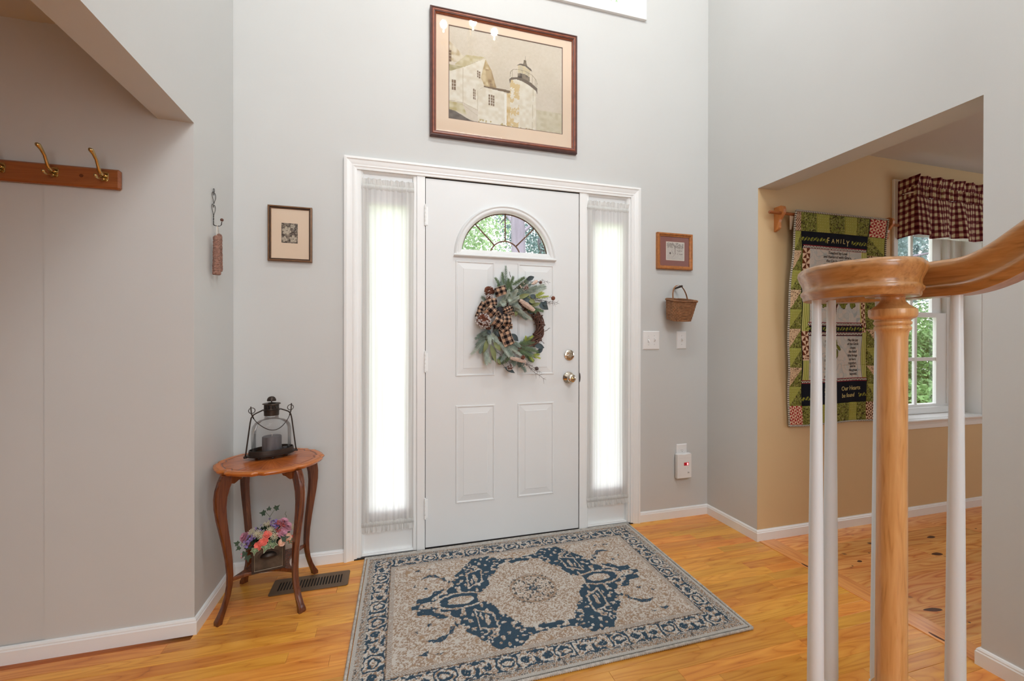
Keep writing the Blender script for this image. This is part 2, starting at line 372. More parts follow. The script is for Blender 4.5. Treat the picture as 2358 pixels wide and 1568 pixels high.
    def sweep(s, path, prof, closed_prof=True, cap=True, flat_up=True, scl=None):
        """sweep cross-section (side, up) along a path, keeping up close to +Z"""
        P = [Vector(p) for p in path]; k = len(prof); vs = []; fs = []
        for i, p in enumerate(P):
            t = (P[min(i + 1, len(P) - 1)] - P[max(i - 1, 0)]).normalized()
            sd = t.cross(Vector((0, 0, 1))).normalized(); up = sd.cross(t).normalized(); q = scl[i] if scl else 1
            for (a, b) in prof: vs.append(p + sd * a * q + up * b)
        kk = k if closed_prof else k - 1
        for i in range(len(P) - 1):
            for j in range(kk):
                a = i * k + j; b = i * k + (j + 1) % k; fs.append((a, b, b + k, a + k))
        if cap and closed_prof: fs.append(tuple(range(k))); fs.append(tuple(range((len(P) - 1) * k, len(P) * k))[::-1])
        return s.add(vs, fs)
    def run(s, path, prof):
        """skirting along a plan polyline, mitred; prof = (proud, z); proud side is to the right of travel"""
        P = [Vector((p[0], p[1])) for p in path]; k = len(prof); vs = []; fs = []
        for i, p in enumerate(P):
            ds = []
            if i > 0: ds.append((P[i] - P[i - 1]).normalized())
            if i < len(P) - 1: ds.append((P[i + 1] - P[i]).normalized())
            ns = [Vector((d.y, -d.x)) for d in ds]
            nn = ns[0] if len(ns) == 1 else (ns[0] + ns[1]) / (1 + ns[0].dot(ns[1]))
            for (a, z) in prof: vs.append((p.x + nn.x * a, p.y + nn.y * a, z))
        for i in range(len(P) - 1):
            for j in range(k - 1):
                a = i * k + j; fs.append((a, a + 1, a + 1 + k, a + k))
        fs.append(tuple(range(k))); fs.append(tuple(range((len(P) - 1) * k, len(P) * k))[::-1])
        return s.add(vs, fs)

def obj(name, g, mat, parent=None, smooth=False, bevel=0.0, cols=None, kind=None, label=None, solid=0.0, local=False, sub=0, fix=True):
    me = bpy.data.meshes.new(name); me.from_pydata(g.v, [], g.f)
    me.validate(clean_customdata=False)
    if fix and len(g.f) < 60000:
        import bmesh
        bm = bmesh.new(); bm.from_mesh(me); bmesh.ops.recalc_face_normals(bm, faces=bm.faces[:]); bm.to_mesh(me); bm.free()
    if smooth is True:
        me.polygons.foreach_set('use_smooth', [True] * len(me.polygons))
    elif smooth:
        me.polygons.foreach_set('use_smooth', [True] * len(me.polygons))
        me.set_sharp_from_angle(angle=R(smooth))
    if mat is not None: me.materials.append(mat)
    if cols is not None:
        ca = me.color_attributes.new('col', 'FLOAT_COLOR', 'POINT')
        a = np.ones((len(g.v), 4), dtype=np.float32); a[:, :3] = cols; ca.data.foreach_set('color', a.ravel())
    o = bpy.data.objects.new(name, me); COL.objects.link(o)
    if parent is not None:
        o.parent = parent
        if parent.type == 'EMPTY' and not local: o.matrix_parent_inverse = Matrix.Translation(-parent.location)
    if bevel:
        b = o.modifiers.new('bevel', 'BEVEL'); b.width = bevel; b.segments = 2; b.limit_method = 'ANGLE'; b.angle_limit = R(40)
    if solid:
        b = o.modifiers.new('thick', 'SOLIDIFY'); b.thickness = solid; b.offset = 0
    if sub:
        b = o.modifiers.new('sub', 'SUBSURF'); b.levels = sub; b.render_levels = sub
    if kind: o['kind'] = kind
    if label: o['label'] = label
    return o

def tag(o, label, cat, group=None, kind=None):
    o['label'] = label; o['category'] = cat
    if group: o['group'] = group
    if kind: o['kind'] = kind
    return o

def thing(name, label, cat, loc=(0, 0, 0), rz=0.0, group=None, kind=None):
    o = bpy.data.objects.new(name, None); COL.objects.link(o); o.location = loc; o.rotation_euler = (0, 0, rz); o.empty_display_size = .05
    return tag(o, label, cat, group, kind)

def dup(o, parent=None):
    c = o.copy(); COL.objects.link(c)
    if parent is not None: c.parent = parent
    for ch in o.children: dup(ch, c)
    return c

# numpy value noise and raster helpers
def vnoise(x, y, s, seed=0):
    r = np.random.RandomState(seed); T = r.rand(64, 64); X = x / s; Y = y / s
    xi = np.floor(X).astype(int); yi = np.floor(Y).astype(int); fx = X - xi; fy = Y - yi
    fx = fx * fx * (3 - 2 * fx); fy = fy * fy * (3 - 2 * fy)
    g = lambda a, b: T[a % 64, b % 64]
    return (g(xi, yi) * (1 - fx) + g(xi + 1, yi) * fx) * (1 - fy) + (g(xi, yi + 1) * (1 - fx) + g(xi + 1, yi + 1) * fx) * fy
def inpoly(x, y, P):
    r = np.zeros(x.shape, bool); n = len(P)
    for i in range(n):
        (x1, y1), (x2, y2) = P[i], P[(i + 1) % n]
        if y1 == y2: continue
        c = ((y1 > y) != (y2 > y)) & (x < (x2 - x1) * (y - y1) / (y2 - y1) + x1); r ^= c
    return r
def segd(x, y, a, b):
    ax, ay = a; bx, by = b; dx, dy = bx - ax, by - ay; t = np.clip(((x - ax) * dx + (y - ay) * dy) / (dx * dx + dy * dy + 1e-12), 0, 1)
    return np.hypot(x - ax - t * dx, y - ay - t * dy)
def C3(r, g, b): return np.array(S(r, g, b)[:3])

def color_sheet(name, nu, nv, pos, cols, mat, parent, **kw):
    """grid mesh; pos(U,V)->(N,3) array, cols -> (N,3) linear colours, both over flattened grid"""
    u, v = np.meshgrid(np.linspace(0, 1, nu + 1), np.linspace(0, 1, nv + 1)); u = u.ravel(); v = v.ravel()
    P = pos(u, v); Cc = cols(u, v); w = nu + 1
    i, j = np.meshgrid(np.arange(nu), np.arange(nv)); a = (j * w + i).ravel()
    F = np.stack([a, a + 1, a + 1 + w, a + w], 1)
    g = G(); g.v = [tuple(p) for p in P.tolist()]; g.f = [tuple(f) for f in F.tolist()]
    return obj(name, g, mat, parent, cols=Cc, fix=False, **kw)

_tc = {}
def text_geo(s, size, align='CENTER', ext=.0004, shear=0.0):
    c = bpy.data.curves.new('t', 'FONT'); c.body = s; c.size = size; c.align_x = align; c.extrude = ext; c.resolution_u = 2; c.shear = shear
    o = bpy.data.objects.new('t', c); COL.objects.link(o); bpy.context.view_layer.update()
    me = o.to_mesh(); vs = [tuple(v.co) for v in me.vertices]; fs = [tuple(p.vertices) for p in me.polygons]
    o.to_mesh_clear(); bpy.data.objects.remove(o); bpy.data.curves.remove(c)
    return vs, fs
# ================================================================== STRUCTURE
XL, XR, YJ, YE, YH = -0.924, 1.848, -0.402, -1.362, -0.419
ZHR, ZHL, ZC, ZHC, ZT = 2.03, 2.007, 2.322, 2.306, 5.1
fz = lambda a, b, d: (a, b, d)
rect = lambda a, b, c, d: [(a, c), (b, c), (b, d), (a, d)]
fy = lambda a, b, d: (a, d, b)     # outline in X,Z ; depth along Y
fx = lambda a, b, d: (d, a, b)     # outline in Y,Z ; depth along X
def S_(o, label, cat='wall'): return tag(o, label, cat, kind='structure')
S_(obj('wall_front', G().plate(rect(-1.05, 1.985, -.02, ZT), [rect(-.372, 1.29, -.01, 2.073), rect(-.38, 1.294, 3.229, 4.35)], 0, .14, fy), M['wall']), 'grey front wall around the white entry door')
g = G().box(-1.044, XL, YH + .0006, .0, 0, ZT).box(-1.044, XL, -4.2, YH + .0006, ZHL, ZT).box(-1.044, XL, -6, -4.2, 0, ZT)
S_(obj('wall_left', g, M['wall']), 'grey left wall with high opening above the coat rack wall')
g = G().box(-1.391, -.925, YH, YH + .1, 0, ZHC).box(-4.0, -1.391, YH + .003, YH + .1, 0, ZHC).box(-4.1, -4.0, -6, YH, 0, ZHC)
S_(obj('wall_hall', g, M['wall']), 'shaded grey wall behind the brass hook rack')
S_(obj('ceiling_hall', G().box(-4.1, -1.0445, -6, YH + .1, ZHC, ZHC + .1), M['ceil']), 'dim ceiling above the coat hook wall', 'ceiling')
g = G().box(XR, 1.99, -.4012, .0, 0, ZT).box(XR, 1.988, YE, YJ + .001, ZHR, ZT).box(XR, 1.988, -6, YE, 0, ZT)
S_(obj('wall_right', g, M['wall']), 'grey right wall with wide opening into the tan room')
S_(obj('wall_dining_front', G().plate(rect(XR + .0006, 5.4, 0, ZC), [rect(2.965, 3.80, .636, 2.135)], YJ, YJ + .22, fy), M['beige']), 'tan wall holding the quilt and window')
S_(obj('wall_dining_side', G().box(5.4, 5.5, -6, YJ + .2, 0, ZC).box(1.988, 1.9905, -6, YE - .001, 0, ZC), M['beige']), 'tan far side wall of the dining room')
S_(obj('ceiling_dining', G().box(1.9885, 5.5, -6, YJ + .2, ZC, ZC + .1), M['ceil']), 'grey ceiling seen through the right opening', 'ceiling')
S_(obj('ceiling_foyer', G().box(-1.05, 1.99, -6.1, .14, ZT, ZT + .1), M['ceil']), 'high foyer ceiling above the entry', 'ceiling')
S_(obj('wall_rear', G().box(-4.1, 5.5, -6.1, -6.0, 0, ZT), M['wall']), 'grey rear wall behind the viewer')

# floors: planks are parts of each floor
FZ = -.022
fl = tag(obj('floor', G().box(-4.1, XR + .005, -6.1, .02, FZ - .05, -.0212).box(-4.1, XR, -6.1, -1.72, -.03, -.0006).box(-4.1, -1.95, -1.8, YH, -.03, -.0006), M['oak']), 'glossy orange oak strip floor of the foyer', 'floor', kind='structure')
PW = .0572
plank_mesh = {}
def plank(parent, x0, x1, y0, y1, mat, nm='plank', gap=.0003, bev=.0008):
    L_ = round(x1 - x0, 4); W_ = round(y1 - y0, 4); key = (L_, W_, mat.name)
    hx, hy = L_ / 2 - gap, W_ / 2 - gap
    if key not in plank_mesh:
        g = G(); b = bev
        vs = [(-hx, -hy, -.018), (hx, -hy, -.018), (hx, hy, -.018), (-hx, hy, -.018), (-hx, -hy, -b), (hx, -hy, -b), (hx, hy, -b), (-hx, hy, -b),
              (-hx + b, -hy + b, 0), (hx - b, -hy + b, 0), (hx - b, hy - b, 0), (-hx + b, hy - b, 0)]
        fs = [(0, 1, 5, 4), (1, 2, 6, 5), (2, 3, 7, 6), (3, 0, 4, 7), (4, 5, 9, 8), (5, 6, 10, 9), (6, 7, 11, 10), (7, 4, 8, 11), (8, 9, 10, 11)]
        g.add(vs, fs); me = bpy.data.meshes.new(nm); me.from_pydata(g.v, [], g.f); me.materials.append(mat); plank_mesh[key] = me
    o = bpy.data.objects.new(nm, plank_mesh[key]); COL.objects.link(o); o.parent = parent
    o.location = ((x0 + x1) / 2, (y0 + y1) / 2, 0)
    return o
prnd = random.Random(21)
for k in range(30):
    y1 = .0 - k * PW; y0 = y1 - PW
    xs = -1.93 if y1 < YH + .01 else XL
    x = xs - prnd.random() * .5; first = True
    while x < XR:
        L_ = prnd.choice([.35, .45, .55, .65, .8, .95, 1.1]); a = max(x, xs); b = min(x + L_, XR + .004)
        if XR - b < .12: b = XR + .004
        if b - a > .02: plank(fl, a, b, y0, y1, M['oak'])
        x = b if b > a else x + L_
fd = tag(obj('floor', G().box(XR + .11, 5.5, -6.1, YJ + .02, FZ - .05, -.0212).box(XR + .115, 5.5, -6.1, -1.7, -.03, -.0006), M['pine']), 'knotty pine board floor of the tan room', 'floor', kind='structure')
ys = [YJ, -.55, -.685, -.80, -.90, -1.0, -1.125, -1.255, -1.375, -1.50, -1.63, -1.72]
for k in range(len(ys) - 1):
    x = XR + .112; i = 0
    brk = [prnd.uniform(2.5, 3.4), prnd.uniform(3.8, 4.4), 5.4]
    for b in brk: plank(fd, x, b, ys[k + 1], ys[k], M['pine'], bev=.0002); x = b
th = tag(obj('threshold_board', G().box(0, .108, -3.0, 0, -.02, .0035, c=.0015), M['pine_y']), 'pine threshold board between oak and pine floors', 'threshold', kind='structure')
th.location = (XR + .0035, YJ - .0125, 0)

for (x, y, a, b, rz, zt, par) in ((2.873, -.639, .030, .013, .1, .0003, fd), (2.664, -.783, .032, .015, -.05, .0003, fd), (2.179, -.726, .015, .009, .2, .0003, fd), (2.062, -1.102, .042, .012, -.18, .0003, fd), (3.276, -.636, .006, .005, 0, .0003, fd), (2.53, -.96, .006, .005, 0, .0003, fd), (2.107, -1.199, .005, .004, 0, .0003, fd), (2.096, -.75, .005, .004, 0, .0003, fd), (2.321, -.676, .005, .004, 0, .0003, fd), (1.862, -.69, .006, .030, 0, .0038, None), (1.868, -1.225, .006, .032, 0, .0038, None)):
    vs = [(x + a * math.cos(t) * math.cos(rz) - b * math.sin(t) * math.sin(rz), y + a * math.cos(t) * math.sin(rz) + b * math.sin(t) * math.cos(rz)) for t in [i * 2 * PI / 14 for i in range(14)]]
    obj('knot', G().plate([(p[0] + math.sin(i * 5) * a * .08, p[1] + math.cos(i * 7) * b * .12) for i, p in enumerate(vs)], [], -.001, zt, fz), M['knot'], par or fd)
# skirting
bprof = [(0.0002, 0), (.012, 0), (.012, .047), (.0095, .051), (.0095, .055), (.006, .061), (.0002, .063)]
S_(obj('baseboard_left', G().run([(-4.0, YH), (XL, YH), (XL, 0), (-.4175, 0)][::1], [(a, z) for a, z in bprof]), M['trim']), 'white baseboard around the left corner and hook wall', 'baseboard')
S_(obj('baseboard_right', G().run([(1.3295, 0), (XR, 0), (XR, YJ), (5.4, YJ)], bprof), M['trim']), 'white baseboard right of the entry door and along tan wall', 'baseboard')
S_(obj('baseboard_stair', G().run([(1.99, YE), (XR, YE), (XR, -1.66)], bprof), M['trim']), 'white baseboard at the lower right wall end', 'baseboard')

# door casing
cprof = [(0, 0), (0, .019), (.012, .021), (.016, .017), (.030, .014), (.040, .011), (.046, .0125), (.052, .0095), (.0625, .0085), (.0625, -.004)]
g = G().frame(-.417, 1.329, 0, 2.113, cprof, bottom=False)
S_(obj('trim_1', g, M['trim']), 'white moulded casing around door and sidelights', 'trim')
# jamb: header, legs, mullions, sill
jb = S_(obj('trim_2', G().box(-.3715, -.336, -.001, .13, 0, 2.072, c=.001).box(1.2505, 1.2895, -.001, .13, 0, 2.072, c=.001).box(-.336, 1.2505, -.001, .13, 2.0525, 2.072, c=.001)
           .box(-.0585, -.0485, .003, .1, 0, 2.0525).box(-.0475, -.0035, -.0025, .11, 0, 2.0525, c=.001).box(.918, .9635, -.0025, .11, 0, 2.0525, c=.001).box(.9645, .9735, .003, .1, 0, 2.0525), M['trim']), 'white door jamb with two mullion posts', 'trim')
obj('threshold', G().box(-.37, 1.289, -.012, .13, -.02, .006, c=.002), M['gap'], jb)

# entry door
DT = 2.043
dr = thing('door_1', 'white panelled entry door with fanlight and wreath', 'door', (0, 0, 0), kind='structure')
FCX, FCZ, FR_ = .4522, 1.629, .262
def arc(cx, cz, r, a0, a1, n): return [(cx + r * math.cos(R(a0 + (a1 - a0) * i / n)), cz + r * math.sin(R(a0 + (a1 - a0) * i / n))) for i in range(n + 1)]
a_ = math.degrees(math.asin(.0345 / .272))
hole = arc(.4572, FCZ, .272, a_, 180 - a_, 40)
obj('door_slab', G().plate(rect(.0, .9135, .013, DT), [hole], .002, .045, fy), M['door'], dr)
pprof = [(0, .0), (.003, .0045), (.008, .0045), (.012, .0008), (.015, .0008), (.0435, .0042), (.0455, .0056), (.0475, .0056)]
for (x0, x1, z0, z1) in ((.164, .390, .951, 1.602), (.526, .752, .951, 1.602), (.165, .391, .238, .787), (.527, .752, .238, .787)):
    g = G().frame(x0, x1, z0, z1, [(a, b) for a, b in pprof], y=.002)
    g.add([(x0 + .0475, -.0036, z0 + .0475), (x1 - .0475, -.0036, z0 + .0475), (x1 - .0475, -.0036, z1 - .0475), (x0 + .0475, -.0036, z1 - .0475)], [(0, 1, 2, 3)])
    obj('raised_panel', g, M['door'], dr)
# fanlight surround: profile swept along the arch, plus base sill
fp = [(.303, -.002), (.300, .010), (.292, .014), (.284, .009), (.278, .012), (.268, .010), (.262, .003), (.262, -.03)]
vs = []; fs = []; n = 48
for i in range(n + 1):
    a = PI * i / n
    for (r, p) in fp: vs.append((.4572 + r * math.cos(a), -p, max(FCZ + r * math.sin(a), FCZ + .004)))
for i in range(n):
    for j in range(len(fp) - 1):
        a = i * len(fp) + j; fs.append((a, a + len(fp), a + 1 + len(fp), a + 1))
fl_ = obj('fanlight_frame', G().add(vs, fs), M['door'], dr, smooth=50)
sp = [(-.002, 1.622), (.014, 1.6235), (.020, 1.628), (.020, 1.632), (.012, 1.638), (.010, 1.650), (.006, 1.660), (.003, 1.665), (-.03, 1.666)]
vs = []; fs = []
for X, k in ((.152, 1), (.7605, -1)):
    for (p, z) in sp: vs.append((X + k * max(0, (z - 1.632)) * .8, -p, z))
k = len(sp)
for j in range(k - 1): fs.append((j, j + k, j + 1 + k, j + 1))
fs += [tuple(range(k)), tuple(range(k, 2 * k))[::-1]]
obj('fanlight_sill', G().add(vs, fs), M['door'], fl_)
pane = arc(.4572, FCZ, .2625, 7.5, 172.5, 40)
# glass divided into five panes: 4 wedges + centre half disc
def sector(r0, r1, a0, a1, n=12): return arc(.4572, 1.640, r1, a0, a1, n) + arc(.4572, 1.640, r0, a1, a0, n)
for a0, a1 in ((9, 45), (45, 90), (90, 135), (135, 171)):
    P = [(x, max(z, 1.6655)) for x, z in sector(.0915, .25, a0 + .3, a1 - .3)]
    obj('window_pane', G().plate(P, [], .028, .031, fy), M['glass'], dr)
obj('window_pane', G().plate([(x, max(z, 1.6655)) for x, z in arc(.4572, 1.640, .0905, 12, 168, 20)], [], .028, .031, fy), M['glass'], dr)
def bar(p, q, w=.0045): return G().tube([(p[0], .026, p[1]), (q[0], .026, q[1])], w / 2 + .0012, 8)
g = G().tube([(x, .026, max(z, 1.6655)) for x, z in arc(.4572, 1.640, .091, 14, 166, 24)], .0043, 8)
for a in (45, 90, 135): g.tube([(.4572 + r * math.cos(R(a)), .026, 1.640 + r * math.sin(R(a))) for r in (.091, .252)], .0041, 8)
g.tube([(x, .027, z) for x, z in arc(.4572, FCZ, .2592, 8, 172, 40)], .0028, 6)
obj('glazing_bar', g, M['came'], dr, smooth=True)
# dark strips drawn in place of the shaded gaps round the door
obj('gap_strip', G().box(-.0032, -.0003, .006, .012, .006, DT + .008).box(.9138, .9178, .010, .014, .006, DT + .008).box(-.0032, .9178, .006, .012, DT + .001, DT + .0093).box(0, .913, .006, .04, .0062, .0128), M['gap'], dr)
for zc in (1.8355, 1.033, .228):
    g = G()
    for k in range(5): g.lathe([(.0048, 0), (.0053, .001), (.0053, .0205), (.0048, .0215)], (-.0035, -.0075, zc - .055 + k * .022), 12)
    g.lathe([(.003, 0), (.0045, .003), (.003, .006), (.0005, .008)], (-.0035, -.0075, zc + .055), 10)
    g.box(-.004, .012, -.002, .002, zc - .05, zc + .05)
    obj('hinge', g, M['trim'], dr, smooth=40)
# deadbolt and knob
rotY = Matrix.Rotation(R(90), 4, 'X')     # lathe z -> -y
def on_door(x, z): return Matrix.Translation((x, .002, z)) @ rotY
db = obj('deadbolt', G().lathe([(.0005, 0), (.0315, 0), (.0325, .003), (.031, .007), (.027, .009), (.012, .010), (.0005, .0105)], m=on_door(.851, 1.065), n=32), M['nickel'], dr, smooth=40)
g = G()
pts = [(-.019, 0.0), (-.016, -.006), (-.008, -.0085), (0, -.008), (.008, -.0065), (.016, -.004), (.020, .0), (.016, .003), (.006, .006), (0, .007), (-.008, .006), (-.015, .003)]
g.plate([(a, b) for a, b in pts], [], .009, .020, lambda a, b, d: (.851 + a, .002 - d, 1.062 + b))
obj('thumb_turn', g, M['nickel'], db, bevel=.0015)
for sx in (-.008, .008): obj('screw', G().lathe([(.0005, 0), (.0026, 0), (.0022, .0015), (.0005, .0018)], m=on_door(.851 + sx, 1.073) @ Matrix.Translation((0, 0, .0098)), n=10), M['brass'], db)
kn = obj('door_knob', G().lathe([(.0005, 0), (.0355, 0), (.036, .003), (.033, .007), (.024, .013), (.0165, .016), (.013, .020), (.012, .030), (.015, .034), (.0225, .038), (.0265, .045), (.0268, .052), (.024, .059), (.018, .0625), (.009, .0635), (.0085, .0615), (.0005, .0615)], m=on_door(.8465, .9285), n=36), M['nickel'], dr, smooth=45)
obj('lock_button', G().lathe([(.0005, .06), (.0075, .06), (.0072, .0655), (.004, .067), (.0005, .0672)], m=on_door(.8465, .9285), n=16), M['brass'], kn, smooth=40)
obj('strike_plate', G().plate([(.918, .90), (.9215, .905), (.9235, .92), (.9240, .928), (.9235, .936), (.9215, .952), (.918, .957)], [], -.0005, -.0035, fy), M['slot'], dr)

# sidelights (window_1, window_2): slab with glazed opening, beads, glass
def sidelight(nm, x0, x1, gx0, gx1, lab):
    w = thing(nm, lab, 'window', ((x0 + x1) / 2, 0, 0), kind='structure')
    fr = obj('window_frame', G().plate(rect(x0 - .002, x1 + .002, .004, 2.0545), [rect(gx0, gx1, .247, 1.871)], .022, .06, fy), M['trim'], w)
    obj('stop_bead', G().frame(x0 - .001, x1 + .001, .006, 2.053, [(0, .0), (.0, .018), (.006, .020), (.009, .016), (.0125, .006), (.0125, 0)], y=.022), M['trim'], fr)
    obj('glazing_bead', G().frame(gx0 - .028, gx1 + .028, .219, 1.899, [(0, 0), (.002, .006), (.010, .009), (.018, .006), (.026, .003), (.029, -.014)], y=.022), M['trim'], fr)
    obj('window_pane', G().box(gx0 - .003, gx1 + .003, .040, .044, .244, 1.874), M['glass'], w)
    obj('bottom_rail', G().box(x0, x1, .006, .0225, .006, .021, c=.001), M['trim'], w)
    return w
sidelight('window_1', -.3355, -.0595, -.295, -.095, 'left sidelight window beside the entry door')
sidelight('window_2', .973, 1.250, 1.014, 1.212, 'right sidelight window beside the entry door')

# upper window
w3 = thing('window_3', 'high foyer window at the top above the lighthouse picture', 'window', (.457, 0, 3.2), kind='structure')
obj('window_casing', G().frame(-.4535, 1.3675, 3.178, 4.42, [(0, -.0), (0, .018), (.008, .020), (.014, .016), (.050, .012), (.066, .010), (.0745, .008), (.0745, -.054)], y=0), M['trim'], w3)
obj('window_frame', G().box(-.382, 1.296, .055, .105, 3.227, 3.262).box(-.382, 1.296, .055, .105, 4.30, 4.352).box(-.382, -.335, .055, .105, 3.262, 4.30).box(1.249, 1.296, .055, .105, 3.262, 4.30).box(.44, .474, .055, .105, 3.262, 4.30), M['trim'], w3)
obj('window_pane', G().box(-.337, .442, .078, .082, 3.26, 4.302), M['glass'], w3)
obj('window_pane', G().box(.472, 1.251, .078, .082, 3.26, 4.302), M['glass'], w3)

# dining window: recess, sill, sash
w4 = thing('window_4', 'white double hung window with trees outside under plaid valance', 'window', (3.38, YJ, .64), kind='structure')
Y4 = YJ + .11
obj('reveal', G().box(2.95, 2.9655, YJ - .0005, Y4 + .09, .636, 2.135).box(3.7975, 3.815, YJ - .0005, Y4 + .09, .636, 2.135).box(2.9655, 3.7975, YJ - .0005, Y4 + .09, 2.13, 2.15), M['trim'], w4)
obj('window_casing', G().frame(2.918, 3.847, .62, 2.19, [(0, 0), (0, .012), (.006, .014), (.012, .010), (.030, .008), (.046, .007), (.048, 0)], y=YJ, bottom=False), M['trim'], w4)
fr = obj('window_frame', G().plate(rect(2.9656, 3.7974, .642, 2.13), [rect(3.035, 3.728, .685, 2.09)], Y4, Y4 + .08, fy)
         .plate(rect(3.035, 3.728, .685, 2.09), [rect(3.075, 3.688, .70, 2.07)], Y4 + .022, Y4 + .08, fy), M['trim'], w4, bevel=.0015)
def sash(y, z0, z1, mz):
    s = obj('sash', G().plate(rect(3.068, 3.695, z0, z1), [rect(3.175, 3.585, z0 + .035, z1 - .032)], y, y + .022, fy), M['trim'], w4, bevel=.001)
    obj('glazing_bar', G().box(3.367, 3.393, y + .004, y + .018, z0 + .0345, z1 - .0315).box(3.1745, 3.3672, y + .0045, y + .0175, mz - .012, mz + .012).box(3.3928, 3.5855, y + .0045, y + .0175, mz - .012, mz + .012), M['trim'], s)
    for (a, b) in ((3.173, 3.368), (3.392, 3.587)):
        for (c, d) in ((z0 + .034, mz - .011), (mz + .011, z1 - .031)): obj('window_pane', G().box(a, b, y + .009, y + .012, c, d), M['glass'], s)
sash(Y4 + .026, .668, 1.352, 1.022); sash(Y4 + .052, 1.322, 2.06, 1.70)
sp = [(-.11, .637), (.040, .637), (.043, .634), (.043, .630), (.038, .628), (.012, .628), (.012, .610), (.016, .606), (.011, .600), (.011, .585), (.006, .573), (.0005, .573), (.0005, .627), (-.11, .627)]
vs = []; fs = []; k = len(sp)
for X in (2.905, 3.862):
    for (p, z) in sp: vs.append((X, YJ - p, z))
vs2 = []
fs = [(j, (j + 1) % k, (j + 1) % k + k, j + k) for j in range(k)] + [tuple(range(k)), tuple(range(k, 2 * k))[::-1]]
obj('window_sill', G().box(2.966, 3.797, YJ, Y4 + .0, .628, .6405).box(2.89, 3.875, YJ - .043, YJ, .628, .6375, c=.002).box(2.91, 3.855, YJ - .014, YJ, .604, .6275, c=.002).box(2.912, 3.853, YJ - .011, YJ, .573, .604, c=.003), M['trim'], w4)

# stairs (outside the frame but carrying the rail)
st = thing('staircase', 'oak and white staircase rising behind the rail at lower right', 'stairs', (1.2, -2, 0), kind='structure')
bn = [(XR - .0005, -1.885), (XR - .0005, -1.60), (.985, -1.60)] + [(.862 + .132 * math.cos(R(a)), -1.628 + .132 * math.sin(R(a))) for a in range(12, 206, 8)] + [(.745, -1.78), (.80, -1.885)]
obj('tread', G().plate(bn, [], .165, .19, fz), M['oak'], st, bevel=.004)
obj('riser', G().plate([(XR - .0005, -1.885), (XR - .0005, -1.625), (.97, -1.625)] + [(.862 + .110 * math.cos(R(a)), -1.630 + .110 * math.sin(R(a))) for a in range(12, 206, 8)] + [(.77, -1.78), (.82, -1.885)], [], .0005, .1645, fz), M['trim'], st)
for k in range(1, 12):
    y0 = -1.60 - k * .255
    obj('tread', G().box(.865, XR - .0005, y0 - .285, y0, .165 + k * .19, .19 + k * .19, c=.006), M['oak'], st)
    obj('riser', G().box(.89, XR - .0005, y0 - .045, y0 - .028, k * .19, .165 + k * .19), M['trim'], st)
# ================================================================== STAIR RAIL
rl = thing('stair_railing', 'honey oak volute handrail with newel post and white balusters', 'railing', (.843, -1.713, .19))
hp = [(-.0215, 0), (.0215, 0), (.0237, .0036), (.0243, .0096), (.0265, .012), (.0281, .0156), (.0276, .0198), (.0248, .0222), (.0237, .0264), (.0245, .0336), (.0276, .042), (.0314, .0504), (.0340, .0588), (.0331, .0666), (.0281, .072), (.0165, .075)]
hp = hp + [(-a, b) for a, b in hp[:1:-1]]
EX, EY, ZB, RX = .843, -1.713, 1.2496, .941
path = []
def zr(y):   # underside height of rail along Y
    d = -(y + 1.770)
    if d <= 0: return ZB
    L1 = .118
    return ZB + (.5 * .76 / L1 * d * d if d < L1 else .5 * .76 * L1 + .76 * (d - L1))
for i in range(60):
    y = -4.2 + 2.32 * i / 16 if i <= 16 else -1.88 + (i - 16) * .0055
    if y > EY - .002: break
    path.append((RX, y, zr(y)))
def crad(ph):   # centre-line radius of the spiral by angle
    K = [(0, .098), (45, .136), (90, .158), (135, .118), (180, .076), (225, .046), (270, .026), (300, .014)]
    for (a, r), (b, q) in zip(K[:-1], K[1:]):
        if a <= ph <= b:
            t = (ph - a) / (b - a); t = t * t * (3 - 2 * t) * .3 + t * .7; return r + (q - r) * t
    return K[-1][1]
for i in range(0, 61):
    ph = i * 300 / 60; r = crad(ph); path.append((EX + r * math.cos(R(ph)), EY + r * math.sin(R(ph)), ZB))
scl = [1.0 if i < len(path) - 25 else 1 - .25 * (i - (len(path) - 25)) / 24 for i in range(len(path))]
g = G().sweep(path, [(-a, b) for a, b in hp], scl=scl)
g.lathe([(.0005, 0)] + [(a + .022, b) for a, b in hp[1:16]] + [(.0005, .0752)], (EX, EY, ZB - .0007), 40)
hr = obj('handrail', g, M['rail'], rl, smooth=45)
np_ = [(.0005, 1.2500), (.0213, 1.2500), (.0198, 1.245), (.0209, 1.239), (.0266, 1.232), (.0346, 1.2256), (.0391, 1.2232), (.0396, 1.2208), (.0396, 1.210), (.0377, 1.2058), (.0324, 1.2028), (.0293, 1.2016), (.0289, 1.199), (.0306, 1.197), (.0311, 1.195), (.0306, 1.192), (.0284, 1.190), (.0282, 1.1878), (.0302, 1.186), (.0306, 1.1836), (.0300, 1.1806), (.0271, 1.1776), (.0258, 1.172), (.0249, 1.164), (.0248, 1.11), (.0251, .85), (.0258, .62), (.0265, .47), (.0265, .43), (.033, .42), (.033, .405), (.028, .398), (.036, .37), (.036, .19), (.0005, .19)][::-1]
nw = obj('newel_post', G().lathe(np_, (EX, EY, 0), 40), M['newel'], rl, smooth=40, label='turned oak newel post under the volute')
bp_ = lambda top, bot: [(.0005, bot), (.0175, bot), (.0175, bot + .07), (.014, bot + .085), (.0125, bot + .10), (.0150, bot + .125), (.0168, bot + .138), (.0180, bot + .146), (.0180, bot + .152), (.0152, bot + .156), (.0164, bot + .166), (.0156, bot + .30), (.0132, bot + .62), (.0108, bot + .90), (.0092, bot + 1.03), (.0091, top), (.0005, top)]
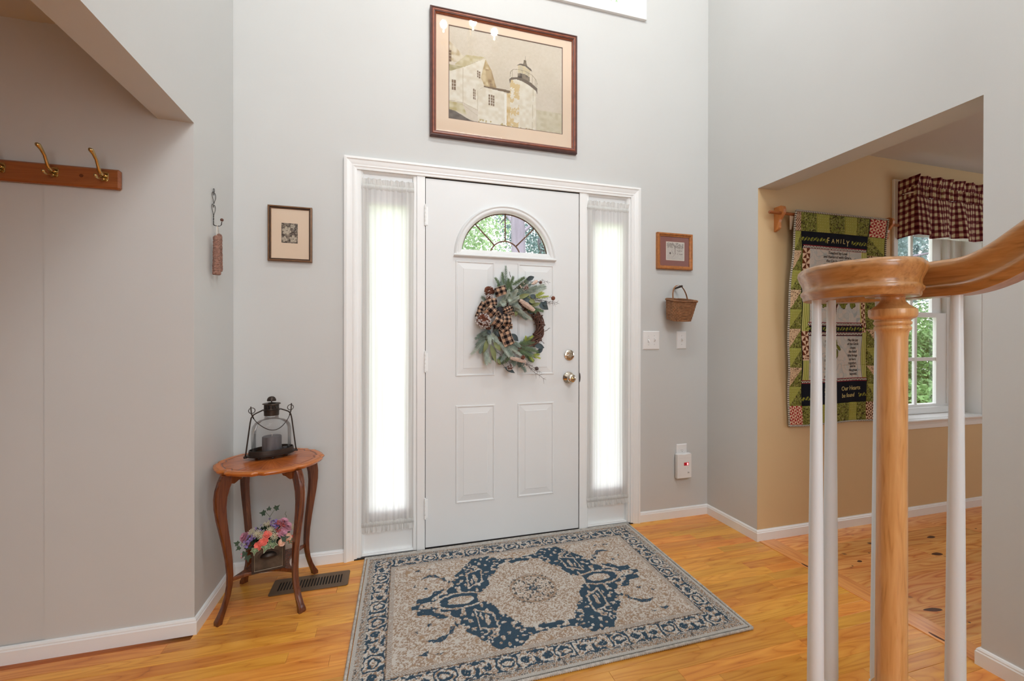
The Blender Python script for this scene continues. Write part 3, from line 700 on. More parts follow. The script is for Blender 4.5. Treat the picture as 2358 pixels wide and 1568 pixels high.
for (x, y, dz) in ((.7625, -1.612, 0), (.842, -1.585, 0), (.942, -1.625, 0), (.931, -1.772, 0), (RX, -1.93, .19), (RX, -2.06, .19), (RX, -2.18, .38), (RX, -2.31, .38)):
    top = (zr(y) if y < -1.75 else ZB) + .004
    obj('baluster', G().lathe(bp_(top, .19 + dz), (x, y, 0), 24), M['baluster'], rl, smooth=35, label='white turned baluster')

# ================================================================== SIDE TABLE (corner by the door)
TX, TY, TZ = -.700, -.2345, .620
tb = thing('side_table', 'small scalloped cherry side table in the left corner', 'table', (TX, TY, 0))
def rtop(a, rx=.2165, ry=.198):
    base = 1.0 / math.sqrt((math.cos(a) / rx) ** 2 + (math.sin(a) / ry) ** 2)
    t = (a / (2 * PI) * 8) % 1.0          # eight lobes, cusped notches between
    d = abs(t - .5) * 2                   # 0 mid-lobe .. 1 at notch
    return base * (1.0 - .045 * max(0, (d - .72) / .28) ** 1.5 + .018 * math.exp(-((d - .68) / .1) ** 2))
n = 160
def ring(k, z): return [(TX + k * rtop(2 * PI * i / n) * math.cos(2 * PI * i / n) if abs(k) < 2 else 0, 0, 0) for i in range(n)]
g = G(); vs = []; fs = []
eprof = [(-.050, 0), (-.047, -.0012), (-.044, 0), (-.012, 0), (-.006, -.0015), (-.001, -.005), (0, -.009), (-.002, -.0125), (-.006, -.0145), (-.007, -.0175), (-.012, -.0205), (-.03, -.0205)]
for (dr_, z) in eprof[3:]:
    for i in range(n):
        a = 2 * PI * i / n; r = rtop(a) + dr_; vs.append((TX + r * math.cos(a), TY + r * math.sin(a), TZ + z))
k = len(eprof) - 3
for j in range(k - 1):
    for i in range(n): fs.append((j * n + i, j * n + (i + 1) % n, (j + 1) * n + (i + 1) % n, (j + 1) * n + i))
fs.append(tuple(range((k - 1) * n, k * n)))
top = obj('tabletop', G().add(vs, fs), M['honey'], tb, smooth=40)
def vpos(u, v):
    a = u * 2 * PI; r = np.array([rtop(x) for x in a]) - .0115; q = v
    z = np.where(np.abs(v - .90) < .012, -.0012, .0004) + TZ
    return np.stack([TX + r * q * np.cos(a), TY + r * q * np.sin(a), z], 1)
def vcols(u, v):
    s = vnoise(u * 400, v * 2.0, 1.7, 3); s2 = vnoise(u * 90, v * 6, 1.6, 5); w = np.floor(u * 12) % 2
    d = C3(128, 56, 20); l = C3(204, 112, 48); t = np.clip(.15 + .35 * s + .35 * s2 + .12 * w, 0, 1)[:, None]
    c = d * (1 - t) + l * t; seam = (np.abs((u * 12 + .5) % 1 - .5) < .012)[:, None]; c = np.where(seam, c * .6, c)
    c = np.where((np.abs(v - .90) < .012)[:, None], c * .35, c); c = np.where((v > .915)[:, None], C3(196, 108, 44) * (1 + .0 * t), c)
    return c
color_sheet('veneer_top', 480, 46, vpos, vcols, M['veneer'], top)
# legs: curved cabriole, radial along the diagonals
zk = [0, .012, .03, .06, .10, .14, .18, .24, .30, .36, .42, .47, .51, .545, .575, .601]
rk = [.219, .218, .209, .196, .183, .176, .174, .178, .186, .196, .206, .211, .210, .203, .192, .180]
tk = [.022, .026, .022, .018, .017, .018, .020, .023, .027, .031, .036, .041, .046, .051, .055, .055]
for a in (45, 135, 225, 315):
    ca, sa = math.cos(R(a)), math.sin(R(a)); vs = []; fs = []
    for z, r, t in zip(zk, rk, tk):
        w = .0125 if z > .03 else .0125 + (.03 - z) * .12
        for (dr_, dw) in ((-t / 2, -w * .8), (-t / 2, w * .8), (t / 2 - .004, w), (t / 2, w * .45), (t / 2 - .0025, 0), (t / 2, -w * .45), (t / 2 - .004, -w)):
            rr = (r if r + dr_ < .215 or z < .1 else r) + dr_; vs.append((TX + rr * ca - dw * sa, TY + rr * sa + dw * ca, z))
    k = 7
    for i in range(len(zk) - 1):
        for j in range(k): fs.append((i * k + j, i * k + (j + 1) % k, (i + 1) * k + (j + 1) % k, (i + 1) * k + j))
    fs += [tuple(range(k)), tuple(range((len(zk) - 1) * k, len(zk) * k))[::-1]]
    obj('leg', G().add(vs, fs), M['walnut'], tb, smooth=50)
# apron with arched lower edge
for (ax, ay, bx, by) in ((-1, -1, 1, -1), (1, -1, 1, 1), (1, 1, -1, 1), (-1, 1, -1, -1)):
    h = .122; A = Vector((TX + ax * h, TY + ay * h, 0)); B = Vector((TX + bx * h, TY + by * h, 0)); d = (B - A).normalized(); nn = Vector((d.y, -d.x, 0)); Ln = (B - A).length
    P = [(.0, .6005), (.0, .562), (.018, .560), (.026, .566), (.034, .574), (.044, .578), (.050, .588), (.070, .592)]
    P = P + [(Ln - x, z) for x, z in P[::-1]]
    obj('apron', G().plate(P, [], -.006, .006, lambda a, b, dd: tuple(A + d * a + nn * dd + Vector((0, 0, b)))), M['walnut'], tb)
# lower shelf with concave sides
out = []
for q in range(4):
    a0 = 45 + 90 * q; p = Vector((math.cos(R(a0)), math.sin(R(a0)))) * .168; p2 = Vector((math.cos(R(a0 + 90)), math.sin(R(a0 + 90)))) * .168; md = (p + p2) / 2; ni = -md.normalized()
    out += [(p * (1 - t) + p2 * t + ni * (.040 * math.sin(PI * t))) for t in [i / 14 for i in range(14)]]
vs = []; fs = []; n = len(out)
for (k, z) in ((.97, .150), (1.0, .153), (1.0, .160), (.985, .163), (.985, .1645), (.96, .166)):
    for p in out: vs.append((TX + p.x * k, TY + p.y * k, z))
for j in range(5):
    for i in range(n): fs.append((j * n + i, j * n + (i + 1) % n, (j + 1) * n + (i + 1) % n, (j + 1) * n + i))
fs += [tuple(range(n))[::-1], tuple(range(5 * n, 6 * n))]
obj('shelf', G().add(vs, fs), M['walnut'], tb)

# ------------------------------------------------------------------ lantern
ln = thing('lantern', 'dark metal and glass candle lantern on the side table', 'lantern', (-.708, -.195, TZ + .0005), R(24))
g = G().lathe([(.0005, .012), (.094, .012), (.1005, .016), (.1005, .019), (.092, .0205), (.0915, .030), (.090, .040), (.0865, .040), (.086, .024), (.0005, .022)], n=48, sy=.66)
base = obj('base_tray', g, M['iron'], ln, smooth=40, local=True)
for (x, y) in ((-.055, -.028), (.055, -.028), (-.055, .028), (.055, .028), (-.005, -.052)): obj('foot', G().sphere((x, y, .0065), .0065, 12, 6), M['iron'], ln, smooth=True, local=True)
dome = [(.0800, .024), (.0810, .09), (.0800, .125), (.0760, .145), (.0660, .160), (.0500, .168), (.0340, .172), (.0285, .178), (.0280, .196)]
g = G(); vs = []; n = 48
for (r, z) in dome:
    for j in range(n):
        a = 2 * PI * j / n; e = .66 if z < .15 else .66 + .34 * min(1, (z - .15) / .025); vs.append((r * math.cos(a), r * math.sin(a) * e, z))
fs = [(i * n + j, i * n + (j + 1) % n, (i + 1) * n + (j + 1) % n, (i + 1) * n + j) for i in range(len(dome) - 1) for j in range(n)]
obj('glass_dome', G().add(vs, fs), M['jar'], ln, smooth=True, local=True)
cap = obj('vent_cap', G().lathe([(.0005, .190), (.0305, .190), (.031, .213), (.0395, .2145), (.0395, .2165), (.031, .218), (.0305, .2215), (.0305, .2225)], n=32)
          .lathe([(.0005, .237), (.0305, .237), (.031, .240), (.0380, .2415), (.0360, .2445), (.012, .2485), (.0005, .2490)], n=32), M['iron'], ln, smooth=40, local=True)
g = G()
for k in range(14):
    a = 2 * PI * k / 14; g.box(.0285, .0305, -.0028, .0028, .2215, .2385, m=Matrix.Rotation(a, 4, 'Z'))
g.lathe([(.0308, .2288), (.0312, .2295), (.0308, .2302)], n=32); obj('vent_slots', g, M['iron'], cap, local=True)
obj('finial', G().tube([(0, 0, .245), (0, 0, .258)], .0028, 8).lathe([(.0005, .2555), (.0185, .2555), (.0190, .2575), (.0178, .2640), (.0140, .2710), (.0085, .2750), (.0005, .2765)], n=24), M['iron'], ln, smooth=45, local=True)
for s in (-1, 1):
    pts = [(s * .1035, 0, .016), (s * .1005, 0, .030), (s * .092, 0, .100), (s * .084, 0, .165), (s * .080, 0, .186), (s * .071, 0, .199), (s * .058, 0, .206), (s * .036, 0, .2155)]
    obj('side_rod', G().tube(pts, .0029, 8).sphere((s * .1045, 0, .0145), .0055, 10, 6).lathe([(.0005, .010), (.008, .010), (.008, .0125), (.0005, .0125)], (s * .102, 0, 0), 12), M['iron'], ln, smooth=True, local=True)
    lp = [(s * .078 + .0125 * math.cos(t), -.002, .2185 + .0125 * math.sin(t)) for t in [i * 2 * PI / 20 for i in range(21)]]
    obj('handle_loop', G().tube(lp, .0016, 6).tube([(s * .082, -.003, .237), (s * .080, -.004, .205), (s * .072, -.012, .183)], .0026, 8), M['iron'], ln, smooth=True, local=True)
bail = [(-.072 + .144 * t, -.012 - .046 * math.sin(PI * t), .183 - .052 * math.sin(PI * t) ** .8) for t in [i / 24 for i in range(25)]]
obj('bail_handle', G().tube(bail, .0017, 6), M['iron'], ln, smooth=True, local=True)
cn = tag(obj('candle', G().lathe([(.0005, 0), (.0385, 0), (.0395, .004), (.0395, .069), (.0375, .0715), (.0005, .0705)], n=32), M['candle'], smooth=40), 'grey pillar candle standing inside the glass lantern', 'candle')
cn.location = (-.706, -.197, TZ + .0238)
obj('wick', G().tube([(0, 0, .070), (.001, 0, .078), (-.001, 0, .083)], .0013, 6), M['wick'], cn, smooth=True)
t2 = tag(obj('tealight', G().lathe([(.0005, 0), (.0095, 0), (.0100, .001), (.0100, .017), (.009, .0175), (.0085, .015), (.0005, .015)], n=20), M['candle'], smooth=40), 'small dark votive right of the grey candle', 'candle')
t2.location = (-.655, -.185, TZ + .0235)

# ------------------------------------------------------------------ planter with silk flowers on the lower shelf
pl = thing('flower_planter', 'square aged tin planter of silk flowers on table shelf', 'planter', (-.694, -.293, .1662), R(13))
W2, H2, D2 = .0625, .110, .045
g = G().plate(rect(-W2, W2, 0, H2), [rect(-W2 + .010, W2 - .010, .010, H2 - .010)], -D2 - .003, -D2 + .004, fy)
g.box(-W2, -W2 + .004, -D2, D2, 0, H2).box(W2 - .004, W2, -D2, D2, 0, H2).box(-W2, W2, D2 - .004, D2, 0, H2).box(-W2, W2, -D2, D2, 0, .004)
obj('tin_box', g, M['tin_d'], pl, local=True, bevel=.0012)
obj('front_plate', G().box(-W2 + .009, W2 - .009, -D2, -D2 + .003, .009, H2 - .009), M['tin'], pl, local=True)
obj('inner_rim', G().frame(-W2 + .0095, W2 - .0095, .0095, H2 - .0095, [(0, .0025), (.0010, .0036), (.0020, .0025)], y=-D2), M['rimtin'], pl, local=True)
vs = []; fs = []; na, nb = 14, 7
for i in range(na + 1):
    for j in range(nb + 1):
        a = PI * i / na; b = PI / 2 * j / nb
        vs.append((.030 * math.cos(a) * (1.0), -D2 - .001 - .017 * math.sin(a) * math.cos(b), .068 + .020 * math.sin(a) * (math.sin(b) * 1.0) - .004))
for i in range(na):
    for j in range(nb): a = i * (nb + 1) + j; fs.append((a, a + nb + 1, a + nb + 2, a + 1))
obj('cup_pull', G().add(vs, fs), M['iron'], pl, smooth=True, local=True, solid=.002)
obj('pull_plate', G().plate([(.041 * math.cos(t), .070 + .020 * math.sin(t)) for t in [i * 2 * PI / 24 for i in range(24)]], [], -D2 - .0018, -D2 + .0005, fy), M['tin_d'], pl, local=True)
obj('soil_moss', G().box(-W2 + .004, W2 - .004, -D2 + .004, D2 - .004, .09, .102), M['ivy_d'], pl, local=True)
def disc_dir(c, d, n_, r, w, k=5, cup=.3, jit=.1):
    """k petals around centre c facing direction d"""
    d = Vector(d).normalized(); a = d.orthogonal().normalized(); b = d.cross(a); g = G()
    for i in range(k):
        t = 2 * PI * (i + rnd.uniform(-jit, jit)) / k; e = a * math.cos(t) + b * math.sin(t); f = d.cross(e)
        P = [Vector(c), Vector(c) + e * r * .45 + f * w * .55 + d * r * cup * .5, Vector(c) + e * r * .9 + f * w * .45 + d * r * cup * rnd.uniform(.6, 1), Vector(c) + e * r + d * r * cup * .7, Vector(c) + e * r * .9 - f * w * .45 + d * r * cup * rnd.uniform(.6, 1), Vector(c) + e * r * .45 - f * w * .55 + d * r * cup * .5]
        n0 = len(g.v); g.v += [tuple(p) for p in P]; g.f += [(n0, n0 + 1, n0 + 2, n0 + 3), (n0, n0 + 3, n0 + 4, n0 + 5)]
    return g
def leafpoly(outline, c, d, upv, size, bend=.2):
    d = Vector(d).normalized(); u = (Vector(upv) - d * Vector(upv).dot(d)).normalized(); s = u.cross(d); return [tuple(Vector(c) + s * (x * size) + u * (y * size) + d * (bend * size * (x * x + .3 * y * y))) for x, y in outline]
ivyo = [(0, 0), (.18, -.12), (.42, -.08), (.36, .14), (.55, .34), (.24, .42), (.12, .62), (0, .95), (-.12, .62), (-.24, .42), (-.55, .34), (-.36, .14), (-.42, -.08), (-.18, -.12)]
def ivy(c, d, upv, size, mat='ivy', parent=None):
    inner = [(x * .82, .17 + (y - .17) * .82) for x, y in ivyo]; g = G(); k = len(ivyo)
    V1 = leafpoly(inner, c, d, upv, size); V2 = leafpoly(ivyo, c, d, upv, size); ctr = leafpoly([(0, .2)], c, d, upv, size)
    g.v = ctr + V1 + V2
    g.f = [(0, 1 + i, 1 + (i + 1) % k) for i in range(k)] + [(1 + i, 1 + k + i, 1 + k + (i + 1) % k, 1 + (i + 1) % k) for i in range(k)]
    if mat == 'ivy':
        cols = np.array([C3(150, 168, 130)] + [C3(62, 96, 56)] * k + [C3(216, 212, 178)] * k)
        return obj('ivy_leaf', g, M['ivy'], parent, cols=cols, local=True, label='variegated ivy leaf')
    return obj('ivy_leaf', g, M[mat], parent, local=True)
FC = Vector((.0, -.004, .105))
def fpos(th, ph, r=1.0): # dome surface
    e = Vector((math.cos(th) * math.cos(ph), math.sin(th) * math.cos(ph), math.sin(ph))); return FC + Vector((e.x * .098, e.y * .062, e.z * .082)) * r, e
spec = []
# dark leaf filler
g = G()
for i in range(150):
    p, e = fpos(rnd.uniform(0, 2 * PI), rnd.uniform(-.1, 1.5), rnd.uniform(.45, .93)); d = (e + Vector([rnd.uniform(-.6, .6) for _ in range(3)])).normalized(); a = d.orthogonal().normalized() * .008; n0 = len(g.v)
    g.v += [tuple(p - a), tuple(p + d * .012), tuple(p + a), tuple(p - d * .010)]; g.f += [(n0, n0 + 1, n0 + 2, n0 + 3)]
obj('foliage', g, M['ivy_d'], pl, local=True, kind='stuff')
def floret(x, y, z, kind):
    p = Vector((x, y, z)); d = (p - FC); d = Vector((d.x, d.y - .02, d.z + .02)).normalized()
    if kind == 'coral':
        g = G(); [g.add(q.v, q.f) for q in (disc_dir(p + d * o, d, 5, r, r * .9, 5, c) for o, r, c in ((0, .019, .25), (.004, .014, .6), (.006, .009, .9)))]
        obj('flower', g, M['coral'], pl, local=True, label='coral pink silk blossom')
    elif kind == 'rose':
        g = G(); [g.add(q.v, q.f) for q in (disc_dir(p + d * o, d, 5, r, r * .9, 6, c) for o, r, c in ((0, .024, .1), (.005, .019, .45), (.009, .014, .8), (.010, .008, 1.2)))]
        obj('flower', g, M['pinkp'], pl, local=True, label='ruffled pink silk flower')
    elif kind in ('lilac',):
        g = G()
        for _ in range(26):
            q = p + Vector([rnd.gauss(0, .0085) for _ in range(3)]); g2 = disc_dir(q, d + Vector([rnd.uniform(-.5, .5) for _ in range(3)]), 4, .0052, .005, 4, .3); g.add(g2.v, g2.f)
        obj('flower', g, M['lilac'], pl, local=True, label='lilac flower cluster')
    elif kind == 'cream':
        g = G(); a = d.orthogonal().normalized(); b = d.cross(a)
        for i in range(34):
            t = i * 2.4; r = .018 * math.sqrt((i + 1) / 34); q = p + (a * math.cos(t) + b * math.sin(t)) * r + d * (.010 - r * .3); g.tube([p, q], .0007, 3, cap=False); g.sphere(q, .0017, 5, 3)
        obj('flower', g, M['cream'], pl, local=True, label='cream lace flower head')
    elif kind == 'berry':
        g = G()
        for i in range(14): g.sphere(p + Vector([rnd.gauss(0, .006) for _ in range(3)]), .0034, 7, 4)
        obj('berries', g, M['berry'], pl, local=True, smooth=True)
    elif kind == 'peach':
        g = G().sphere(p, .012, 10, 6, (1, 1, 1.3)); q = disc_dir(p, d, 5, .016, .016, 5, .9); g.add(q.v, q.f)
        obj('flower', g, M['peach'], pl, local=True, label='peach rosebud')
for f in ((-.018, -.064, .138, 'coral'), (-.036, -.060, .122, 'coral'), (-.004, -.055, .160, 'coral'), (.050, -.045, .150, 'rose'), (.068, -.030, .168, 'rose'), (.055, -.02, .185, 'rose'), (.028, -.03, .186, 'lilac'), (.010, -.010, .192, 'lilac'), (-.066, -.040, .150, 'lilac'), (-.078, -.03, .132, 'lilac'), (-.05, -.02, .17, 'lilac'),
          (-.042, -.045, .168, 'cream'), (-.060, -.025, .172, 'cream'), (-.025, -.050, .158, 'cream'), (.006, -.045, .172, 'cream'), (-.004, -.02, .19, 'cream'), (.090, -.03, .160, 'cream'), (.020, -.060, .150, 'cream'), (.038, -.050, .170, 'berry'), (.030, -.055, .150, 'berry'), (.055, -.04, .182, 'berry'), (.040, -.035, .195, 'berry'),
          (.070, -.050, .130, 'peach'), (.085, -.04, .112, 'coral'), (-.085, -.015, .150, 'rose'), (.046, -.062, .118, 'peach')): floret(*f)
for (c, d, u, s, mt) in (((-.048, -.070, .118), (-.1, -1, .25), (-.1, .1, -1), .030, 'ivy'), ((.008, -.072, .118), (.2, -1, .3), (.65, 0, .75), .044, 'ivy'), ((-.006, -.074, .126), (0, -1, .3), (-.3, 0, -.9), .036, 'ivy'), ((.080, -.050, .118), (.2, -1, .3), (.6, 0, -.9), .030, 'ivy'),
                         ((-.11, -.03, .135), (-.2, -1, .4), (-.8, 0, .4), .022, 'ivy_d'), ((-.105, -.03, .120), (-.2, -1, .4), (-.6, 0, -.5), .020, 'ivy_d'), ((-.085, -.045, .10), (-.2, -1, .4), (-.4, 0, -.9), .026, 'ivy_d'), ((-.075, -.05, .085), (-.1, -1, .3), (.1, 0, -1), .028, 'ivy_d'), ((-.015, 0, .235), (-.3, -1, .5), (-.9, 0, .2), .026, 'ivy_d'), ((.0, 0, .245), (.1, -1, .5), (.1, 0, .9), .020, 'ivy_d'), ((.024, 0, .245), (.3, -1, .4), (.8, 0, .6), .026, 'ivy_d'), ((.012, -.07, .14), (.2, -1, .5), (.9, 0, .3), .03, 'ivy_d'), ((.05, -.065, .135), (.2, -1, .5), (.9, 0, .1), .034, 'ivy_d')):
    ivy(c, d, u, s, mt, pl)
for P in ([(.0, 0, .18), (.004, 0, .215), (-.012, 0, .238)], [(.004, 0, .215), (.024, 0, .246)], [(.06, 0, .19), (.068, 0, .205), (.062, 0, .215), (.066, 0, .225)], [(-.06, -.03, .12), (-.085, -.04, .10), (-.095, -.045, .085)], [(-.07, -.02, .15), (-.105, -.03, .130)]):
    obj('stem', G().tube(P, .0009, 5), M['stem'], pl, local=True, smooth=True)
obj('bud', G().sphere((-.097, -.046, .083), .0042, 8, 5).sphere((-.098, -.046, .096), .0036, 8, 5), M['pinkp'], pl, local=True, smooth=True)

# ------------------------------------------------------------------ floor vent
vt = thing('floor_vent', 'brown metal floor register beneath the side table', 'vent', (-.545, -.172, 0))
VX0, VX1, VY0, VY1 = -.714, -.377, -.238, -.106
def rr(x0, x1, y0, y1, r, n=5):
    P = []
    for (cx, cy_, a0) in ((x1 - r, y0 + r, -90), (x1 - r, y1 - r, 0), (x0 + r, y1 - r, 90), (x0 + r, y0 + r, 180)):
        P += [(cx + r * math.cos(R(a0 + 90 * i / n)), cy_ + r * math.sin(R(a0 + 90 * i / n))) for i in range(n + 1)]
    return P
slots = []
ns = 22
for i in range(ns):
    xa = VX0 + .028 + (VX1 - VX0 - .056) * i / ns; wv = (VX1 - VX0 - .056) / ns
    slots.append([(xa + .002, VY0 + .030), (xa + wv - .0045, VY0 + .030), (xa + wv - .0045, VY1 - .030), (xa + .002, VY1 - .030)])
fr = obj('vent_frame', G().plate(rr(VX0, VX1, VY0, VY1, .010), slots, .0008, .0045, fz), M['vent'], vt, bevel=.0006)
obj('duct_shade', G().box(VX0 + .02, VX1 - .02, VY0 + .02, VY1 - .02, -.0002, .0009), M['black'], vt)  # flat black sheet stands in for the shade below the slots
# ================================================================== WALL THINGS
def pic_frame(nm, lab, x0, x1, z0, z1, prof, mats, matw, glass=True):
    t = thing(nm, lab, 'picture', ((x0 + x1) / 2, 0, z0))
    k = 0
    for (a, b, mt) in prof:
        obj('frame', G().frame(x0, x1, z0, z1, a, y=-.0005), M[mt], t, smooth=35)
    return t
# lighthouse picture
x0, x1, z0, z1 = .0205, .8915, 2.273, 2.9795
t = thing('framed_print', 'large cherry framed lighthouse print above the entry door', 'picture', ((x0 + x1) / 2, 0, z0))
f1 = obj('frame', G().frame(x0, x1, z0, z1, [(0, 0), (0, .020), (.003, .026), (.009, .028), (.013, .025)]), M['cherry_d'], t)
obj('frame', G().frame(x0, x1, z0, z1, [(.013, .025), (.016, .0275), (.021, .028), (.024, .025), (.0285, .021), (.033, .017), (.0345, .008)]), M['cherry'], t)
obj('frame_groove', G().frame(x0, x1, z0, z1, [(.0235, .0253), (.0255, .0248), (.0275, .023)], y=-.0006), M['cherry_d'], f1)
ax0, ax1, az0, az1 = .1225, .8015, 2.3825, 2.9015
obj('mat_board', G().plate(rect(x0 + .032, x1 - .032, z0 + .032, z1 - .032), [rect(ax0, ax1, az0, az1)], -.009, -.011, fy), M['mat_cream'], t)
obj('mat_bevel', G().frame(ax0 - .0005, ax1 + .0005, az0 - .0005, az1 + .0005, [(0, .0107), (.004, .0104), (.0045, .008)]), M['mat_brown'], t)
def lighthouse(u, v):
    # drawing coordinates as in the zoomed photograph: x 0..1113, y 0..912 across the print
    X = u * 1113; Y = (1 - v) * 912
    n1 = vnoise(X, Y, 160, 1); n2 = vnoise(X, Y, 18, 2); n3 = vnoise(X, Y, 5, 3); n = (.5 * n1 + .3 * n2 + .2 * n3)[:, None]
    c = C3(222, 212, 196) * (1 - n) + C3(206, 194, 172) * n
    def fill(P, col, tex=.0, sd=0, colb=None):
        nonlocal c
        m = inpoly(X, Y, P)[:, None]; q = col if colb is None else col * (1 - n_(sd)) + colb * n_(sd); c = np.where(m, q, c)
    def n_(sd): return np.clip(vnoise(X, Y, 30, 10 + sd) * 1.6 - .3, 0, 1)[:, None]
    W1, W2_, TN, DK = C3(234, 228, 212), C3(222, 212, 190), C3(196, 176, 138), C3(120, 100, 78)
    fill([(840, 690), (1113, 690), (1113, 912), (840, 912)], C3(212, 204, 180), colb=C3(200, 190, 160), sd=1)     # sea haze
    fill([(0, 150), (40, 180), (160, 300), (160, 330), (0, 360)], W2_, colb=TN, sd=2)                              # far left gable
    fill([(60, 370), (140, 290), (160, 262), (345, 250), (140, 385), (80, 400)], C3(196, 182, 140), colb=C3(214, 204, 172), sd=3)
    fill([(0, 380), (140, 385), (60, 450), (0, 440)], C3(170, 158, 116), colb=C3(196, 186, 150), sd=4)             # eave shade
    fill([(345, 270), (400, 370), (440, 510), (450, 540), (330, 540), (290, 430)], C3(178, 152, 106), colb=C3(214, 196, 156), sd=5)
    fill([(340, 365), (400, 365), (450, 540), (380, 545)], C3(150, 122, 84), colb=C3(190, 166, 126), sd=6)
    fill([(345, 252), (335, 275), (135, 392), (135, 730), (0, 730), (0, 455), (140, 385), (150, 380)], W1, colb=W2_, sd=7)
    fill([(135, 385), (345, 262), (300, 460), (335, 540), (290, 570), (275, 780), (135, 735)], W1, colb=W2_, sd=8)
    fill([(330, 535), (580, 540), (580, 570), (330, 548)], DK)                                                     # lean-to roof edge
    fill([(270, 595), (330, 550), (545, 565), (545, 960), (275, 960)], W1, colb=W2_, sd=9)
    fill([(525, 575), (548, 575), (548, 990), (530, 990)], C3(240, 236, 224))
    fill([(548, 575), (590, 560), (590, 990), (548, 990)], C3(206, 176, 120), colb=C3(230, 214, 180), sd=10)
    fill([(582, 400), (700, 400), (838, 490), (832, 1000), (580, 1000)], W1, colb=W2_, sd=11)                      # tower
    m = (inpoly(X, Y, [(582, 400), (680, 400), (660, 1000), (580, 1000)]) & (vnoise(X, Y, 40, 31) * .7 + vnoise(X, Y, 9, 32) * .3 > .5))[:, None]; c = np.where(m, C3(214, 190, 140), c)
    # gallery, lantern room, roof
    fill([(570, 430), (590, 405), (650, 392), (720, 395), (790, 425), (850, 470), (850, 530), (838, 500), (770, 455), (700, 425), (640, 415), (590, 430), (580, 470)], C3(112, 98, 84))
    fill([(655, 350), (720, 345), (775, 370), (775, 415), (700, 395), (655, 392)], C3(74, 64, 56), colb=C3(140, 126, 108), sd=12)
    fill([(658, 270), (700, 262), (780, 300), (775, 365), (715, 342), (658, 348)], C3(212, 196, 158), colb=C3(196, 186, 160), sd=13)
    fill([(645, 275), (675, 250), (730, 248), (790, 285), (798, 310), (780, 302), (730, 268), (680, 264)], C3(104, 92, 80))
    fill([(705, 252), (715, 225), (740, 225), (750, 258)], C3(130, 118, 100))
    m = np.hypot(X - 728, Y - 217) < 14; c = np.where(m[:, None], C3(116, 104, 84), c)
    def line(a, b, w, col):
        nonlocal c
        c = np.where((segd(X, Y, a, b) < w)[:, None], col, c)
    line((731, 165), (730, 205), 1.6, C3(150, 138, 120))
    P = [(582 + 0, 400), (585, 350), (610, 320), (660, 312), (730, 318), (800, 345), (838, 385), (848, 420), (845, 460)]
    for a, b in zip(P[:-1], P[1:]): line(a, b, 2.4, C3(150, 136, 112))
    for px_, a, b in ((600, 335, 400), (640, 316, 395), (700, 316, 395), (760, 330, 410), (800, 348, 430), (830, 380, 455)): line((px_, a), (px_, b), 1.5, C3(160, 146, 120))
    def win(x, y, w, h, sx=2, sy=3, sk=0):
        nonlocal c
        for i in range(sx):
            for j in range(sy):
                a = x + w * i / sx + 2; b = y + h * j / sy + 2 + sk * i; m = (X > a) & (X < a + w / sx - 4) & (Y > b) & (Y < b + h / sy - 4); c = np.where(m[:, None], C3(128, 104, 80) , c)
    win(28, 525, 42, 100, 2, 3); win(5, 240, 24, 118, 1, 4); win(262, 392, 34, 72, 2, 3, 8); win(228, 580, 26, 105, 2, 4, 5); win(372, 610, 58, 110, 3, 4, 2); win(386, 500, 26, 44, 2, 3)
    for a, b in (((135, 400), (135, 735)), ((0, 728), (140, 735)), ((140, 735), (270, 790)), ((140, 760), (270, 840)), ((810, 480), (800, 960)), ((345, 258), (140, 385)), ((270, 595), (272, 790))): line(a, b, 1.5, C3(186, 172, 140))
    # rocky ground
    fill([(0, 815), (60, 825), (190, 890), (330, 925), (560, 985), (560, 1000), (0, 1000)], C3(112, 100, 88), colb=C3(88, 78, 68), sd=14)
    fill([(0, 735), (130, 745), (170, 850), (60, 825), (0, 815)], C3(212, 204, 170), colb=C3(186, 170, 120), sd=15)
    m = (inpoly(X, Y, [(270, 870), (545, 880), (830, 900), (830, 1000), (300, 1000)]) & (vnoise(X, Y, 14, 33) > .62))[:, None]; c = np.where(m, C3(184, 164, 112), c)
    g_ = (1 + (vnoise(X, Y, 3, 40) - .5) * .08)[:, None]
    return c * g_
color_sheet('art_print', 300, 230, lambda u, v: np.stack([ax0 - .001 + (ax1 - ax0 + .002) * u, np.full_like(u, -.0075), az0 - .001 + (az1 - az0 + .002) * v], 1), lighthouse, M['print'], t)
obj('picture_glass', G().box(x0 + .030, x1 - .030, -.0150, -.0142, z0 + .030, z1 - .030), M['pic_glass'], t)
obj('backing', G().box(x0 + .008, x1 - .008, -.006, -.0008, z0 + .008, z1 - .008), M['mat_brown'], t)

